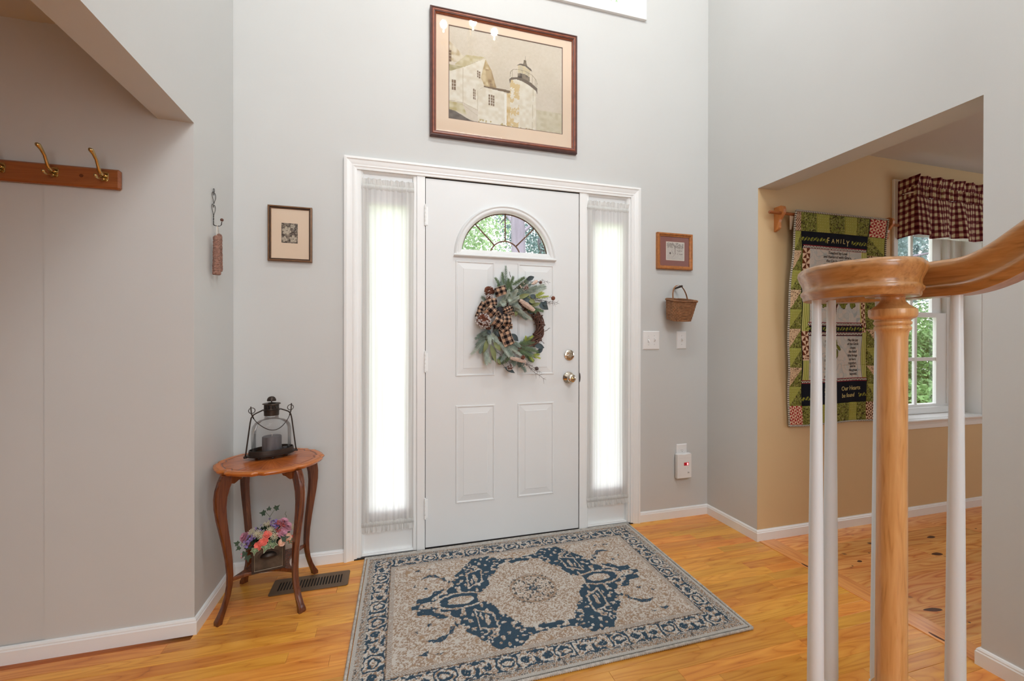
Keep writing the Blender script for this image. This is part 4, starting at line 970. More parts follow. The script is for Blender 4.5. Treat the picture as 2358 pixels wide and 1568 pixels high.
# small flower etching, left
x0, x1, z0, z1 = -.7708, -.5690, 1.549, 1.8265
t = thing('framed_print', 'small bronze framed flower etching on left side of door', 'picture', ((x0 + x1) / 2, 0, z0))
f1 = obj('frame', G().frame(x0, x1, z0, z1, [(0, 0), (0, .016), (.002, .019), (.006, .020), (.0085, .017)]), M['bronze_fr'], t)
obj('frame_groove', G().frame(x0, x1, z0, z1, [(.0085, .017), (.0095, .012), (.0115, .012)]), M['dark_fr'], f1)
obj('frame_lip', G().frame(x0, x1, z0, z1, [(.0115, .012), (.0125, .015), (.0145, .013), (.0155, .008)]), M['bronze_fr'], f1)
obj('mat_board', G().box(x0 + .004, x1 - .004, -.009, -.002, z0 + .004, z1 - .004), M['mat_cream'], t)
def etching(u, v):
    X = u * 33; Y = v * 42; n = vnoise(X, Y, 1.0, 4) * .6 + vnoise(X, Y, 2.6, 6) * .4
    c = np.where((n > .52)[:, None], C3(150, 138, 124), C3(74, 64, 58)); cr = C3(206, 194, 174)
    for (cx, cyy, r, k, ph) in ((11, 26, 9.5, 6, .3), (24, 9, 8.0, 5, .9), (6, 8, 6.5, 4, .2), (23, 36, 5, 5, 0)):
        d = np.hypot(X - cx, Y - cyy); a = np.arctan2(Y - cyy, X - cx) + ph; rr_ = r * (.62 + .38 * np.abs(np.cos(a * k / 2)))
        m = (d < rr_) & (d > 1.2); st = (np.abs(np.sin(a * k * 2.5)) < .28) & (d > r * .25); c = np.where((m & ~st)[:, None], cr * (.8 + .3 * vnoise(X, Y, 1.2, 9))[:, None], c)
    return c
color_sheet('art_print', 44, 56, lambda u, v: np.stack([-.7105 + .0745 * u, np.full_like(u, -.0094), 1.642 + .0995 * v], 1), etching, M['print'], t)
obj('picture_glass', G().box(x0 + .014, x1 - .014, -.0122, -.0116, z0 + .014, z1 - .014), M['pic_glass'], t)

# small winter scene, right
x0, x1, z0, z1 = 1.4502, 1.7150, 1.6125, 1.8462
t = thing('framed_print', 'small oak framed winter scene with rose mat, right of door', 'picture', ((x0 + x1) / 2, 0, z0))
obj('frame', G().frame(x0, x1, z0, z1, [(0, 0), (0, .018), (.003, .022), (.010, .0225), (.014, .018), (.019, .015), (.0225, .014), (.0235, .009)]), M['oak_fr'], t, smooth=30)
obj('mat_board', G().box(x0 + .01, x1 - .01, -.0095, -.002, z0 + .01, z1 - .01), M['mat_red'], t)
obj('paper', G().box(1.5185, 1.6570, -.0102, -.009, 1.6715, 1.7915), M['paper'], t)
def winter(u, v):
    X = u * 40; Y = v * 38; c = np.tile(C3(212, 206, 198), (len(u), 1)) * (.94 + .1 * vnoise(X, Y, 3, 2))[:, None]; dk = C3(140, 128, 122)
    m = (Y > 26) & (vnoise(X, Y, 2.2, 5) > .45); c = np.where(m[:, None], C3(176, 168, 160), c)
    for x_, y_, w, h in ((22, 18, 15, 4), (24, 24, 13, 5), (24, 12, 14, 2)):
        m = (X > x_) & (X < x_ + w) & (Y > y_) & (Y < y_ + h) & (vnoise(X, Y, .9, 7) > .45); c = np.where(m[:, None], C3(160, 148, 142), c)
    for a, b, w in (((20, 13), (19, 31), .7), ((19, 27), (12, 37), .35), ((19, 28), (26, 37), .35), ((19, 31), (19, 38), .3), ((19, 26), (28, 32), .3), ((19, 30), (8, 35), .3), ((13, 5), (19, 12), .25), ((16, 12), (11, 20), .3), ((22, 28), (30, 35), .3), ((30, 34), (38, 28), .35)):
        c = np.where((segd(X, Y, a, b) < w)[:, None], dk, c)
    m = (np.hypot((X - 8), (Y - 14) * .6) < 1.6); c = np.where(m[:, None], C3(96, 84, 80), c)
    return c
color_sheet('art_print', 60, 56, lambda u, v: np.stack([1.524 + .1275 * u, np.full_like(u, -.0106), 1.6765 + .110 * v], 1), winter, M['print'], t)
obj('picture_glass', G().box(x0 + .02, x1 - .02, -.0130, -.0124, z0 + .02, z1 - .02), M['pic_glass'], t)

# switches, outlet, detector
def plate_(nm, lab, cat, x0, x1, z0, z1):
    t = thing(nm, lab, cat, ((x0 + x1) / 2, 0, (z0 + z1) / 2)); obj('cover_plate', G().frame(x0, x1, z0, z1, [(0, 0), (.0, .003), (.004, .0062), (.0055, .0066)]).add([(x0 + .0055, -.0066, z0 + .0055), (x1 - .0055, -.0066, z0 + .0055), (x1 - .0055, -.0066, z1 - .0055), (x0 + .0055, -.0066, z1 - .0055)], [(0, 1, 2, 3)]), M['plastic'], t); return t
def toggle(t, x, z, up=True):
    s = 1 if up else -1; sw = obj('toggle_switch', G().add([(x - .004, -.0066, z - .009), (x + .004, -.0066, z - .009), (x + .004, -.0066, z + .009), (x - .004, -.0066, z + .009), (x - .0033, -.018, z + s * .006 - .0035), (x + .0033, -.018, z + s * .006 - .0035), (x + .0033, -.016, z + s * .006 + .0035), (x - .0033, -.016, z + s * .006 + .0035)], [(0, 1, 5, 4), (1, 2, 6, 5), (2, 3, 7, 6), (3, 0, 4, 7), (4, 5, 6, 7)]), M['plastic'], t)
    obj('toggle_slot', G().frame(x - .0056, x + .0056, z - .0125, z + .0125, [(0, .0068), (.0016, .0068)]), M['slot'] if 0 else M['ceil'], t)
    for dz in (-.028, .028): obj('screw', G().lathe([(.0005, 0), (.0028, 0), (.0024, .0012), (.0005, .0014)], m=Matrix.Translation((x, -.0066, z + dz)) @ rotY, n=10), M['ceil'], t)
t = plate_('light_switch', 'white two-gang toggle switch plate next to the door casing', 'switch', 1.354, 1.4752, 1.095, 1.2137); toggle(t, 1.3935, 1.154, False); toggle(t, 1.437, 1.156, True)
t = plate_('light_switch', 'white single toggle switch plate beneath the hanging basket', 'switch', 1.6055, 1.6775, 1.0985, 1.2127); toggle(t, 1.6415, 1.156, True)
t = plate_('wall_outlet', 'white duplex wall outlet behind the plug-in detector', 'outlet', 1.6065, 1.6845, .352, .4765)
for zz in (.434, .385):
    obj('socket', G().plate([(1.6455 + .0165 * math.cos(a), zz + max(-.0135, min(.0135, .0175 * math.sin(a)))) for a in [i * 2 * PI / 24 for i in range(24)]], [], -.006, -.0076, fy), M['plastic'], t)
    obj('slots', G().box(1.6385, 1.6400, -.0079, -.0074, zz - .001, zz + .008).box(1.6505, 1.6518, -.0079, -.0074, zz - .0005, zz + .007).lathe([(.0005, 0), (.0022, 0), (.0022, .0004), (.0005, .0004)], m=Matrix.Translation((1.6455, -.0075, zz - .0065)) @ rotY, n=10), M['slot'], t)
t = thing('gas_detector', 'white plug-in detector with red display on the outlet', 'detector', (1.643, -.008, .26))
P = [(1.590, .266), (1.592, .2615), (1.6965, .2615), (1.6975, .266), (1.6975, .416), (1.690, .4215), (1.670, .4205), (1.6435, .4165), (1.617, .4195), (1.597, .4205), (1.590, .416)]
vs = []; k = len(P)
for (kk, y) in ((.96, -.0082), (1.0, -.012), (1.0, -.030), (.985, -.0335), (.96, -.035)):
    for (a, b) in P: vs.append((1.6438 + (a - 1.6438) * kk, y, .341 + (b - .341) * kk))
fs = [(j * k + i, j * k + (i + 1) % k, (j + 1) * k + (i + 1) % k, (j + 1) * k + i) for j in range(4) for i in range(k)] + [tuple(range(4 * k, 5 * k)), tuple(range(k))[::-1]]
obj('housing', G().add(vs, fs), M['plastic'], t, smooth=30)
dsp = obj('display', G().box(1.639, 1.675, -.0358, -.0345, .3435, .3635, c=.0004), M['red_led'], t)
g = G()
for (a, b, c_, d_) in ((1.662, .3580, 1.670, .3595), (1.662, .3528, 1.670, .3540), (1.662, .3472, 1.670, .3487), (1.6615, .3530, 1.6628, .3590), (1.6692, .3530, 1.6705, .3590), (1.6615, .3475, 1.6628, .3535), (1.6692, .3475, 1.6705, .3535)): g.box(a, c_, -.0362, -.0357, b, d_)
obj('digit', g, M['red_on'], dsp)
obj('test_button', G().lathe([(.0005, 0), (.012, 0), (.0118, .0012), (.0005, .0016)], m=Matrix.Translation((1.675, -.0345, .2975)) @ rotY, n=24), M['plastic'], t, smooth=40)
vs, fs = text_geo('N', .0135); g = G().add([(1.672 + x, -.0366 - z, .293 + y) for x, y, z in vs], fs)
obj('lettering', g, M['slot'], t)
for dx in (1.648, 1.668): obj('button', G().box(dx - .003, dx + .003, -.0358, -.0345, .3255, .3285, c=.0004), M['ceil'], t)
obj('vent_line', G().box(1.594, 1.694, -.0354, -.0347, .392, .3925), M['ceil'], t)

# basket on a peg
pg = tag(obj('wall_peg', G().tube([(1.5895, -.0005, 1.4905), (1.5895, -.02, 1.4925), (1.5895, -.074, 1.4985), (1.5895, -.078, 1.4988)], [.0062, .0065, .0066, .004], 12), M['peg'], smooth=True), 'dark wooden peg the woven basket hangs from', 'peg')
bk = thing('basket', 'small woven splint basket hanging on a wall peg', 'basket', (1.578, -.071, 1.2795))
BKC = (1.578, -.068)
def bsec(t, s):   # t angle, s 0 bottom .. 1 rim
    w = .066 + .019 * s ** .8; d = .050 + .012 * s; c, sn = math.cos(t), math.sin(t)
    e = .55; x = w * math.copysign(abs(c) ** e, c); y = d * math.copysign(abs(sn) ** e, sn)
    return x, y
BZ0, BZ1 = 1.2795, 1.400
nst = 32; NR = 13
for k in range(NR):
    pts = []; s = (k + .5) / NR; z = BZ0 + (BZ1 - BZ0) * s
    vs = []; fs = []; N = nst * 4
    for i in range(N):
        t_ = 2 * PI * i / N; x, y = bsec(t_, s); L_ = math.hypot(x, y); o_ = .0018 * math.cos(nst / 2 * t_ + PI * k)
        h_ = (BZ1 - BZ0) / NR * .46; cx, cyy = x * (1 + o_ / L_ * 1.2), y * (1 + o_ / L_ * 1.2); nx, ny = x / L_ * .0011, y / L_ * .0011
        dip = .010 * (abs(x) / .11) * s
        for (q, w) in ((1, -h_), (1.6, -h_ * .5), (1.6, h_ * .5), (1, h_), (-1, h_), (-1, -h_)): vs.append((BKC[0] + cx + nx * q, BKC[1] + cyy + ny * q, z + w))
    for i in range(N):
        for j in range(6): a = i * 6 + j; b = ((i + 1) % N) * 6 + j; a2 = i * 6 + (j + 1) % 6; b2 = ((i + 1) % N) * 6 + (j + 1) % 6; fs.append((a, b, b2, a2))
    obj('weaver_row', G().add(vs, fs), M['basket'], bk, smooth=40)
g = G()
for i in range(nst):
    t_ = 2 * PI * i / nst + PI / nst; P = [(BKC[0] + bsec(t_, s)[0] * .995, BKC[1] + bsec(t_, s)[1] * .995, BZ0 + (BZ1 - BZ0) * s) for s in (0, .3, .6, 1)]
    g.tube(P, .0021, 5)
obj('stakes', g, M['basket_d'], bk, kind='stuff')
obj('base', G().plate([(bsec(2 * PI * i / 48, 0)[0] * .98, bsec(2 * PI * i / 48, 0)[1] * .98) for i in range(48)], [], BZ0 - .001, BZ0 + .003, lambda a, b, d: (BKC[0] + a, BKC[1] + b, d)), M['basket_d'], bk)
rim = [(BKC[0] + bsec(2 * PI * i / 60, 1)[0] * 1.01, BKC[1] + bsec(2 * PI * i / 60, 1)[1] * 1.02, BZ1 + .006) for i in range(61)]
rm = obj('rim', G().tube(rim, .0062, 8), M['basket_d'], bk, smooth=True)
g = G(); n = 44
for i in range(n):
    t_ = 2 * PI * i / n; c = Vector((BKC[0] + bsec(t_, 1)[0] * 1.01, BKC[1] + bsec(t_, 1)[1] * 1.02, BZ1 + .006)); t2_ = t_ + .03; c2 = Vector((BKC[0] + bsec(t2_, 1)[0] * 1.01, BKC[1] + bsec(t2_, 1)[1] * 1.02, BZ1 + .006)); tg = (c2 - c).normalized(); up = Vector((0, 0, 1)); sd = tg.cross(up)
    g.tube([c + (up * math.cos(a) + sd * math.sin(a)) * .0068 + tg * .0012 * a for a in [j * 2 * PI / 8 for j in range(9)]], .0012, 4, cap=False)
obj('rim_lashing', g, M['basket'], rm)
hx0, hx1 = 1.522, 1.628; hy = -.066
pts = []
for i in range(21):
    a = PI * i / 20; t_ = i / 20; x = hx0 + (hx1 - hx0) * t_ if 0 else 1.5875 - (1.5875 - hx0) * math.cos(a) if a < PI / 2 else 1.5875 - (hx1 - 1.5875) * math.cos(a)
    pts.append((x, hy + .056 * math.sin(a), 1.392 + .103 * math.sin(a) ** .8))
g = G(); vs = []; fs = []
for p in pts:
    for (dx, dy) in ((0, -.0065), (.0012, -.0065), (.0012, .0065), (0, .0065)):
        c = Vector((1.5885, 0, 1.40)); q = Vector(p); d = (Vector((q.x, 0, q.z)) - c); d = d.normalized() if d.length > 0 else Vector((0, 0, 1)); vs.append((q.x + d.x * dx, q.y + dy, q.z + d.z * dx))
for i in range(len(pts) - 1):
    for j in range(4): fs.append((i * 4 + j, i * 4 + (j + 1) % 4, (i + 1) * 4 + (j + 1) % 4, (i + 1) * 4 + j))
obj('handle', G().add(vs, fs), M['basket'], bk, smooth=40)

for c_ in bk.children: c_.matrix_parent_inverse = Matrix.Translation((-1.578, .013, -1.2795))
bk.location = (1.572, -.013, 1.2935); bk.rotation_euler = (R(12), 0, 0)      # rim tips towards the room
# coat rack with brass hooks
YR = YH - .0005
cr = thing('coat_rack', 'oak wall rack with brass coat hooks at upper left', 'coat rack', (-1.5, YR, 1.7555))
obj('backboard', G().box(-2.05, -1.1546, YR - .0195, YR, 1.7175, 1.7915, c=.006), M['oakx'], cr)
obj('screw_plug', G().lathe([(.0005, 0), (.0062, 0), (.006, .0008), (.0005, .001)], m=Matrix.Translation((-1.270, YR - .0195, 1.757)) @ rotY, n=16), M['walnut'], cr)
for hx in (-1.200, -1.348, -1.497, -1.645, -1.793):
    h = obj('coat_hook', G().plate([(hx - .012, 1.7475), (hx - .008, 1.7425), (hx + .008, 1.7425), (hx + .012, 1.7475), (hx + .013, 1.772), (hx + .010, 1.778), (hx - .010, 1.778), (hx - .013, 1.772)], [], YR - .0195, YR - .0225, fy), M['brass'], cr, bevel=.0008)
    y = YR - .0225
    ua = [(hx, y + .002, 1.764), (hx, y - .016, 1.763), (hx, y - .026, 1.769), (hx, y - .034, 1.785), (hx, y - .042, 1.803), (hx, y - .056, 1.818), (hx, y - .071, 1.828), (hx, y - .077, 1.829)]
    rad = [.009, .0075, .0055, .0045, .0042, .0052, .0072, .0040]
    g = G().tube(ua, rad, 10); g.v = [(hx + (x - hx) * 1.15, yy, z) for x, yy, z in g.v]
    g.tube([(hx, y + .002, 1.752), (hx, y - .014, 1.7475), (hx, y - .026, 1.7425), (hx, y - .038, 1.742), (hx, y - .048, 1.7465), (hx, y - .052, 1.7485)], [.006, .005, .0038, .0038, .0055, .003], 10)
    obj('hook_arm', g, M['brass'], h, smooth=True)

# twisted wire hook with hearts on the left wall, and a pair of dipped candles
XW = XL + .004
def wpt(a, b, dx=0): return (XW + dx, a, b)     # a along Y, b height
wh = thing('wall_hook', 'dark twisted wire hook with two hearts, left of corner', 'hook', (XL, -.235, 1.65))
def heart(yc, zt, zb, w):
    P = []
    for i in range(29):
        t_ = i / 28; a = -PI + 2 * PI * t_
        x = 16 * math.sin(a) ** 3; z = 13 * math.cos(a) - 5 * math.cos(2 * a) - 2 * math.cos(3 * a) - math.cos(4 * a)
        P.append(wpt(yc + x / 16 * w, zb + (z + 17) / 29 * (zt - zb)))
    return P
ZS = 1.8092
g = G().tube([wpt(-.241 + .006 * math.sin(a), 1.8035 - .0085 * math.cos(a)) for a in [i * 2 * PI / 16 for i in range(17)]], .0011, 6)
g.tube(heart(-.241, 1.795, 1.745, .0185), .0012, 6).tube(heart(-.2445, 1.742, 1.691, .0185), .0012, 6)
obj('heart_wire', g, M['wire'], wh, smooth=True)
g = G()
for ph in (0, PI):
    base_ = [wpt(-.2455, 1.693), wpt(-.2455, 1.665), wpt(-.2455, 1.6555), wpt(-.2455, 1.651, .003), wpt(-.2450, 1.6495, .012), wpt(-.2445, 1.650, .024), wpt(-.2440, 1.655, .029), wpt(-.2440, 1.672, .031)]
    pts = []
    for (p, q) in zip(base_[:-1], base_[1:]):
        for i in range(6): pts.append(Vector(p).lerp(Vector(q), i / 6))
    pts = [p + Vector((math.cos(i * 1.1 + ph), math.sin(i * 1.1 + ph), math.cos(i * 1.1 + ph) * .6)) * .0012 for i, p in enumerate(pts)]; g.tube(pts, .0011, 5)
obj('twisted_hook', g, M['wire'], wh, smooth=True)
obj('ball_tip', G().sphere(wpt(-.2440, 1.6775, .031), .0068, 12, 8), M['vine'], wh, smooth=True)
cd = thing('dipped_candles', 'pair of crusted brown dipped candles hanging by a wick', 'candle', (XL + .02, -.23, 1.44))
def crust(x, yc, z0, z1, r, name='candle'):
    g = G(); n = 20; k = 60; vs = []; fs = []
    for j in range(k + 1):
        s = j / k; z = z0 + (z1 - z0) * s; q = r * (1 - .18 * s) * (1 if s < .93 else math.sqrt(max(.02, 1 - ((s - .93) / .07) ** 2))) * (1 if s > .01 else .9)
        for i in range(n):
            a = 2 * PI * i / n; w = q * (1 + rnd.uniform(-.09, .12)); vs.append((x + w * math.cos(a), yc + w * math.sin(a), z))
    for j in range(k):
        for i in range(n): fs.append((j * n + i, j * n + (i + 1) % n, (j + 1) * n + (i + 1) % n, (j + 1) * n + i))
    fs += [tuple(range(n))[::-1], tuple(range(k * n, k * n + n))]
    return obj(name, G().add(vs, fs), M['taper'], cd)
crust(XL + .0245, -.270, 1.4345, 1.604, .0150); crust(XL + .0150, -.216, 1.457, 1.6235, .0130)
obj('wick', G().tube([(XL + .0245, -.270, 1.596), (XL + .022, -.262, 1.622), (XL + .0185, -.2480, 1.6505), (XL + .0180, -.2445, 1.6530), (XL + .0175, -.2405, 1.6500), (XL + .0150, -.218, 1.618)], .0011, 6), M['wick'], cd, smooth=True)
# ================================================================== TEXTILES
# sheer curtains on the sidelights
def curtain(lab, x0, x1, seed):
    t = thing('sheer_curtain', lab, 'curtain', ((x0 + x1) / 2, 0, 1.0))
    r = random.Random(seed); F = [(r.uniform(20, 95), r.uniform(0, 6.3), r.uniform(.3, 1)) for _ in range(7)]
    zt, zb = 1.955, .185
    def w(u, k=1.0): return sum(a * math.sin(f * u * k + p) for f, p, a in F) / 3.2
    def body(u, v):
        z = zb + (zt - zb) * v; pinch = .0035 * math.sin(PI * v); x = x0 + (x1 - x0) * u + (0.5 - u) * 2 * pinch + .0012 * math.sin(9 * v + 17 * u)
        amp = .0040 * (1 - .25 * abs(2 * v - 1)) + .0006; y = -.0005 + amp * w(u + .004 * math.sin(5 * v)); return (x, y, z)
    b = obj('curtain_panel', G().grid(body, 150, 40), M['sheer'], t, smooth=True, fix=False)
    edge = []
    for s in (0, 1):   # doubled side hems
        def hem(u, v, s=s):
            uu = u * .13 if s == 0 else 1 - u * .15; p = body(uu, v); return (p[0], p[1] - .0016, p[2])
        obj('side_hem', G().grid(hem, 14, 40), M['sheer2'], b, smooth=True, fix=False)
    for (za, zb2, nm) in ((1.950, 1.982, 'rod_pocket'), (.160, .190, 'rod_pocket')):
        def pk(u, v, za=za, zb2=zb2):
            a = PI * v; x = x0 - .001 + (x1 - x0 + .002) * u; return (x, .001 - (.0062 + .0012 * math.sin(u * 330 + 2 * math.sin(u * 40))) * math.sin(a), za + (zb2 - za) * v + .0006 * math.sin(u * 200))
        obj(nm, G().grid(pk, 260, 8), M['sheer2'], t, smooth=True, fix=False)
    for (z0, z1, nm, up) in ((1.981, 2.008, 'header_ruffle', 1), (.161, .134, 'hem_ruffle', -1)):
        def rf(u, v, z0=z0, z1=z1, up=up):
            x = x0 + (x1 - x0) * u + v * .0035 * math.sin(u * 70 + seed); y = -.001 - v * .003 + (.0045 * v + .001) * math.sin(u * 95 + 3 * math.sin(u * 21 + seed)); z = z0 + (z1 - z0) * v * (1 + .10 * math.sin(u * 60 + 2 * seed)); return (x, y - .002 * v, z)
        obj(nm, G().grid(rf, 200, 6), M['sheer2'], t, smooth=True, fix=False)
    obj('rod', G().tube([(x0 - .001, .003, 1.966), (x1 + .001, .003, 1.966)], .0035, 8).tube([(x0 - .001, .003, .175), (x1 + .001, .003, .175)], .0035, 8), M['trim'], t, smooth=True)
curtain('gathered white sheer curtain over the left sidelight', -.331, -.0625, 3)
curtain('gathered white sheer curtain over the right sidelight', .9685, 1.2515, 8)

# gingham valance
va = thing('window_valance', 'burgundy and cream gingham valance over the tan room window', 'valance', (3.4, YJ, 2.0))
VW = .086
def vpath(s):   # s metres along: return, front, return
    L0, L1 = VW, .88
    if s < L0: return (2.962 + .024 * s / L0, YJ - .003 - s, 0.0)
    if s < L0 + L1: return (2.986 + (s - L0), YJ - VW - .003, 1.0)
    return (2.986 + L1 - .004 * (s - L0 - L1) / L0, YJ - VW - .003 + (s - L0 - L1), 0.0)
VL = VW * 2 + .88
def gcol(sc_, z):   # sc_ cloth length, z height
    P = .0205; a = (np.floor(sc_ / P) % 2 == 0); b = (np.floor(z / P) % 2 == 0)
    cr, mi, bu = C3(222, 208, 176), C3(140, 84, 80), C3(84, 22, 34)
    return np.where((a & b)[:, None], bu, np.where((a | b)[:, None], mi, cr)) * (1 + .0 * z[:, None])
def vsheet(nm, z0, z1, amp, freq, nv, wav=0, k=1.55, out=0.0):
    def pos(u, v):
        r = []
        for a, b in zip(u, v):
            s = a * VL; x, y, f = vpath(s); q = z0 + (z1 - z0) * b
            am = amp(b); w = am * (math.sin(freq * s) + .5 * math.sin(freq * 1.73 * s + 1) + .35 * math.sin(freq * .47 * s + 2))
            zz = q + (1 - b) * wav * math.sin(freq * .5 * s + 1.0) + (.0 if f else -.014 * (1 - min(1, s / VW)) if s < VW else 0)
            zz += .003 * math.exp(-((s - VW) / .05) ** 2)
            if f: y += -out - am * .9 + w
            else: x += w * .35 * (-1 if s < .5 else 1)
            r.append((x + f * .25 * am * math.sin(freq * .8 * s), y, zz))
        return np.array(r)
    return color_sheet(nm, 560, nv, pos, lambda u, v: gcol(u * VL * k, (z0 + (z1 - z0) * v) + .003 * np.sin(u * 50)), M['plaid'], va, smooth=True)
vsheet('skirt', 1.812, 2.058, lambda b: .0035 + .014 * (1 - b) ** .7, 34, 40, wav=.008)
vsheet('rod_pocket', 2.056, 2.128, lambda b: .0030, 210, 12, k=1.9, out=.004)
vsheet('header_ruffle', 2.126, 2.192, lambda b: .002 + .008 * b, 60, 12, wav=0)
obj('curtain_rod', G().tube([(2.974, YJ - .001, 2.09), (2.976, YJ - .07, 2.09), (2.992, YJ - VW + .002, 2.09), (3.85, YJ - VW + .002, 2.09), (3.864, YJ - .07, 2.09), (3.865, YJ - .001, 2.09)], .005, 8), M['trim'], va, smooth=True)
obj('lining', G().grid(lambda u, v: (2.992 + .87 * u, YJ - VW + .012 + .006 * math.sin(u * 30) * (1 - v), 1.812 + .24 * v), 60, 4), M['sheer2'], va, smooth=True, fix=False)

# ------------------------------------------------------------------ quilt
qt = thing('wall_quilt', 'green patchwork quilt with FAMILY verse hanging from wooden rod', 'quilt', (2.40, YJ, 1.9))
vk = [0, .115, .56, 1.13, 1.248]
cL = [.010, .006, -.016, .014, .020]; cP0 = [.050, .054, .078, .108, .120]; cP1 = [.582, .578, .590, .628, .634]; cR = [.738, .735, .722, .722, .722]
def qmap(col, u, v):
    """col 0 left border, 1 panel, 2 right border; u 0..1 across; v metres down -> world points"""
    A, B = ((cL, cP0), (cP0, cP1), (cP1, cR))[col]; a = np.interp(v, vk, A); b = np.interp(v, vk, B); x = a + (b - a) * u
    wob = .0030 * np.sin(v * 19 + x * 7) + .0025 * np.sin(x * 24 + 1.3) * (v / 1.25)
    y = -.465 + v / 1.243 * .050 + wob; z = 1.903 - v - .004 * np.sin(x * 9) * (v > .9)
    return np.stack([2.045 + x, y, z], 1)
def qcol(kind, X, Y, seed):   # X,Y metres in patch
    n1 = vnoise(X, Y, .0045, seed); n2 = vnoise(X + 3, Y, .010, seed + 1)
    if kind == 'olive':
        c = C3(116, 122, 52) * (1 - n2[:, None]) + C3(134, 136, 66) * n2[:, None]; c = np.where((n1 > .66)[:, None], C3(66, 58, 32), c); return np.where((n1 < .22)[:, None], C3(168, 162, 104), c)
    if kind == 'light':
        c = C3(160, 160, 78) * (.94 + .1 * n2)[:, None]; d = (np.hypot((X % .016) - .008, (Y % .016) - .008) < .0016); return np.where(d[:, None], C3(206, 204, 140), c)
    if kind == 'cream':
        c = np.tile(C3(214, 184, 148), (len(X), 1)); d = (n1 > .72); return np.where(d[:, None], C3(96, 66, 44), c)
    if kind == 'stripe':
        c = np.tile(C3(196, 194, 112), (len(X), 1)); s = (X % .0165) / .0165; c = np.where((s < .35)[:, None], C3(122, 138, 54), c); return np.where(((s > .62) & (s < .72))[:, None], C3(226, 220, 160), c)
    if kind in ('pinred', 'pinbrown', 'pinbig'):
        P = .036 if kind != 'pinbig' else .058; a, b = ((X / P) % 1) - .5, ((Y / P) % 1) - .5; q = np.floor(np.arctan2(b, a) / (PI / 4)).astype(int)
        dk = {'pinred': C3(160, 26, 36), 'pinbrown': C3(92, 48, 30), 'pinbig': C3(104, 52, 30)}[kind]; return np.where((q % 2 == 0)[:, None], dk, C3(226, 196, 166))
def qpatch(col, u0, u1, v0, v1, kind, seed, tri=None, k2=None, puff=.0032):
    wd = .5 * (u1 - u0) if col == 1 else .11 * (u1 - u0); nu = max(6, int(wd / .0030)); nv = max(6, int((v1 - v0) / .0030))
    def pos(u, v):
        p = qmap(col, u0 + (u1 - u0) * u, v0 + (v1 - v0) * (1 - v)); e = np.minimum(np.minimum(u, 1 - u) * (u1 - u0) * (.52 if col == 1 else .11), np.minimum(v, 1 - v) * (v1 - v0))
        p[:, 1] -= puff * np.clip(e / .010, 0, 1) ** .6; return p
    def cols(u, v):
        X = u * wd; Y = (1 - v) * (v1 - v0); c = qcol(kind, X, Y, seed)
        if tri:
            m = (u + (1 - v) < 1) if tri == 'L' else ((1 - u) + (1 - v) < 1); c = np.where(m[:, None], c, qcol(k2, X, Y, seed + 5))
        return c
    return color_sheet('patch', nu, nv, pos, cols, M['cloth'], qt, smooth=True)
# backing cloth and hanging fold over the rod
def qback(u, v):
    V = v * 1.250; a = np.interp(V, vk, cL) - .000; b = np.interp(V, vk, cR); x = a + (b - a) * u
    P = np.stack([2.045 + x, -.465 + V / 1.243 * .050 + .0030 * np.sin(V * 19 + x * 7) + .0025 * np.sin(x * 24 + 1.3) * (V / 1.25) + .0006, 1.903 - V - .004 * np.sin(x * 9) * (V > .9)], 1); return P
b_ = color_sheet('backing', 60, 90, qback, lambda u, v: np.tile(C3(40, 38, 34), (len(u), 1)), M['cloth'], qt, smooth=True)
# checked binding round the edge
def bind(pts, nm='binding'):
    g = G(); P = [Vector(p) for p in pts]; n = len(P); g.tube(P, .0055, 6); cols = []
    for i in range(n):
        for j in range(6): cols.append(C3(228, 222, 208) if (i + (j // 2)) % 2 == 0 else C3(30, 28, 28))
    return obj(nm, g, M['cloth'], qt, cols=np.array(cols), fix=False)
def edge(f, n): return [tuple(p) for p in qmap(*f(np.linspace(0, 1, n)))]
bind([tuple(p) for p in qmap(0, np.zeros(200), np.linspace(0, 1.25, 200))]); bind([tuple(p) for p in qmap(2, np.ones(200), np.linspace(0, 1.25, 200))])
for vv in (0.0, 1.25):
    P = []
    for c_ in (0, 1, 2): P += [tuple(p) for p in qmap(c_, np.linspace(0, 1, (20, 80, 24)[c_]), np.full((20, 80, 24)[c_], vv))][(0 if c_ == 0 else 1):]
    bind(P)
# top and bottom border patches
pu = lambda x: (x - .054) / (.578 - .054)
qpatch(0, .10, 1, .006, .113, 'pinbrown', 3)
for i, (a, b, k) in enumerate(((.054, .171, 'olive'), (.171, .267, 'light'), (.267, .382, 'olive'), (.382, .478, 'light'), (.478, .578, 'olive'))): qpatch(1, pu(a), pu(b), .006, .113, k, 10 + i)
qpatch(2, .05, .94, .006, .113, 'pinred', 5)
qpatch(0, .05, 1, 1.132, 1.245, 'pinred', 6)
pb = lambda x: (x - .108) / (.628 - .108)
for i, (a, b, k) in enumerate(((.108, .190, 'olive'), (.190, .288, 'light'), (.288, .389, 'olive'), (.389, .487, 'olive'), (.487, .552, 'light'), (.552, .628, 'olive'))): qpatch(1, max(0, pb(a)), pb(b), 1.132, 1.245, k, 20 + i)
qpatch(2, .0, .94, 1.132, 1.245, 'pinbrown', 8)
for i in range(9):
    v0 = .115 + i * .113; v1 = v0 + .113; k = 'light' if i % 2 == 0 else 'cream'
    qpatch(0, .05, 1, v0, v1, k, 30 + i, 'L', 'olive'); qpatch(2, .0, .94, v0, v1, k, 50 + i, 'R', 'olive')
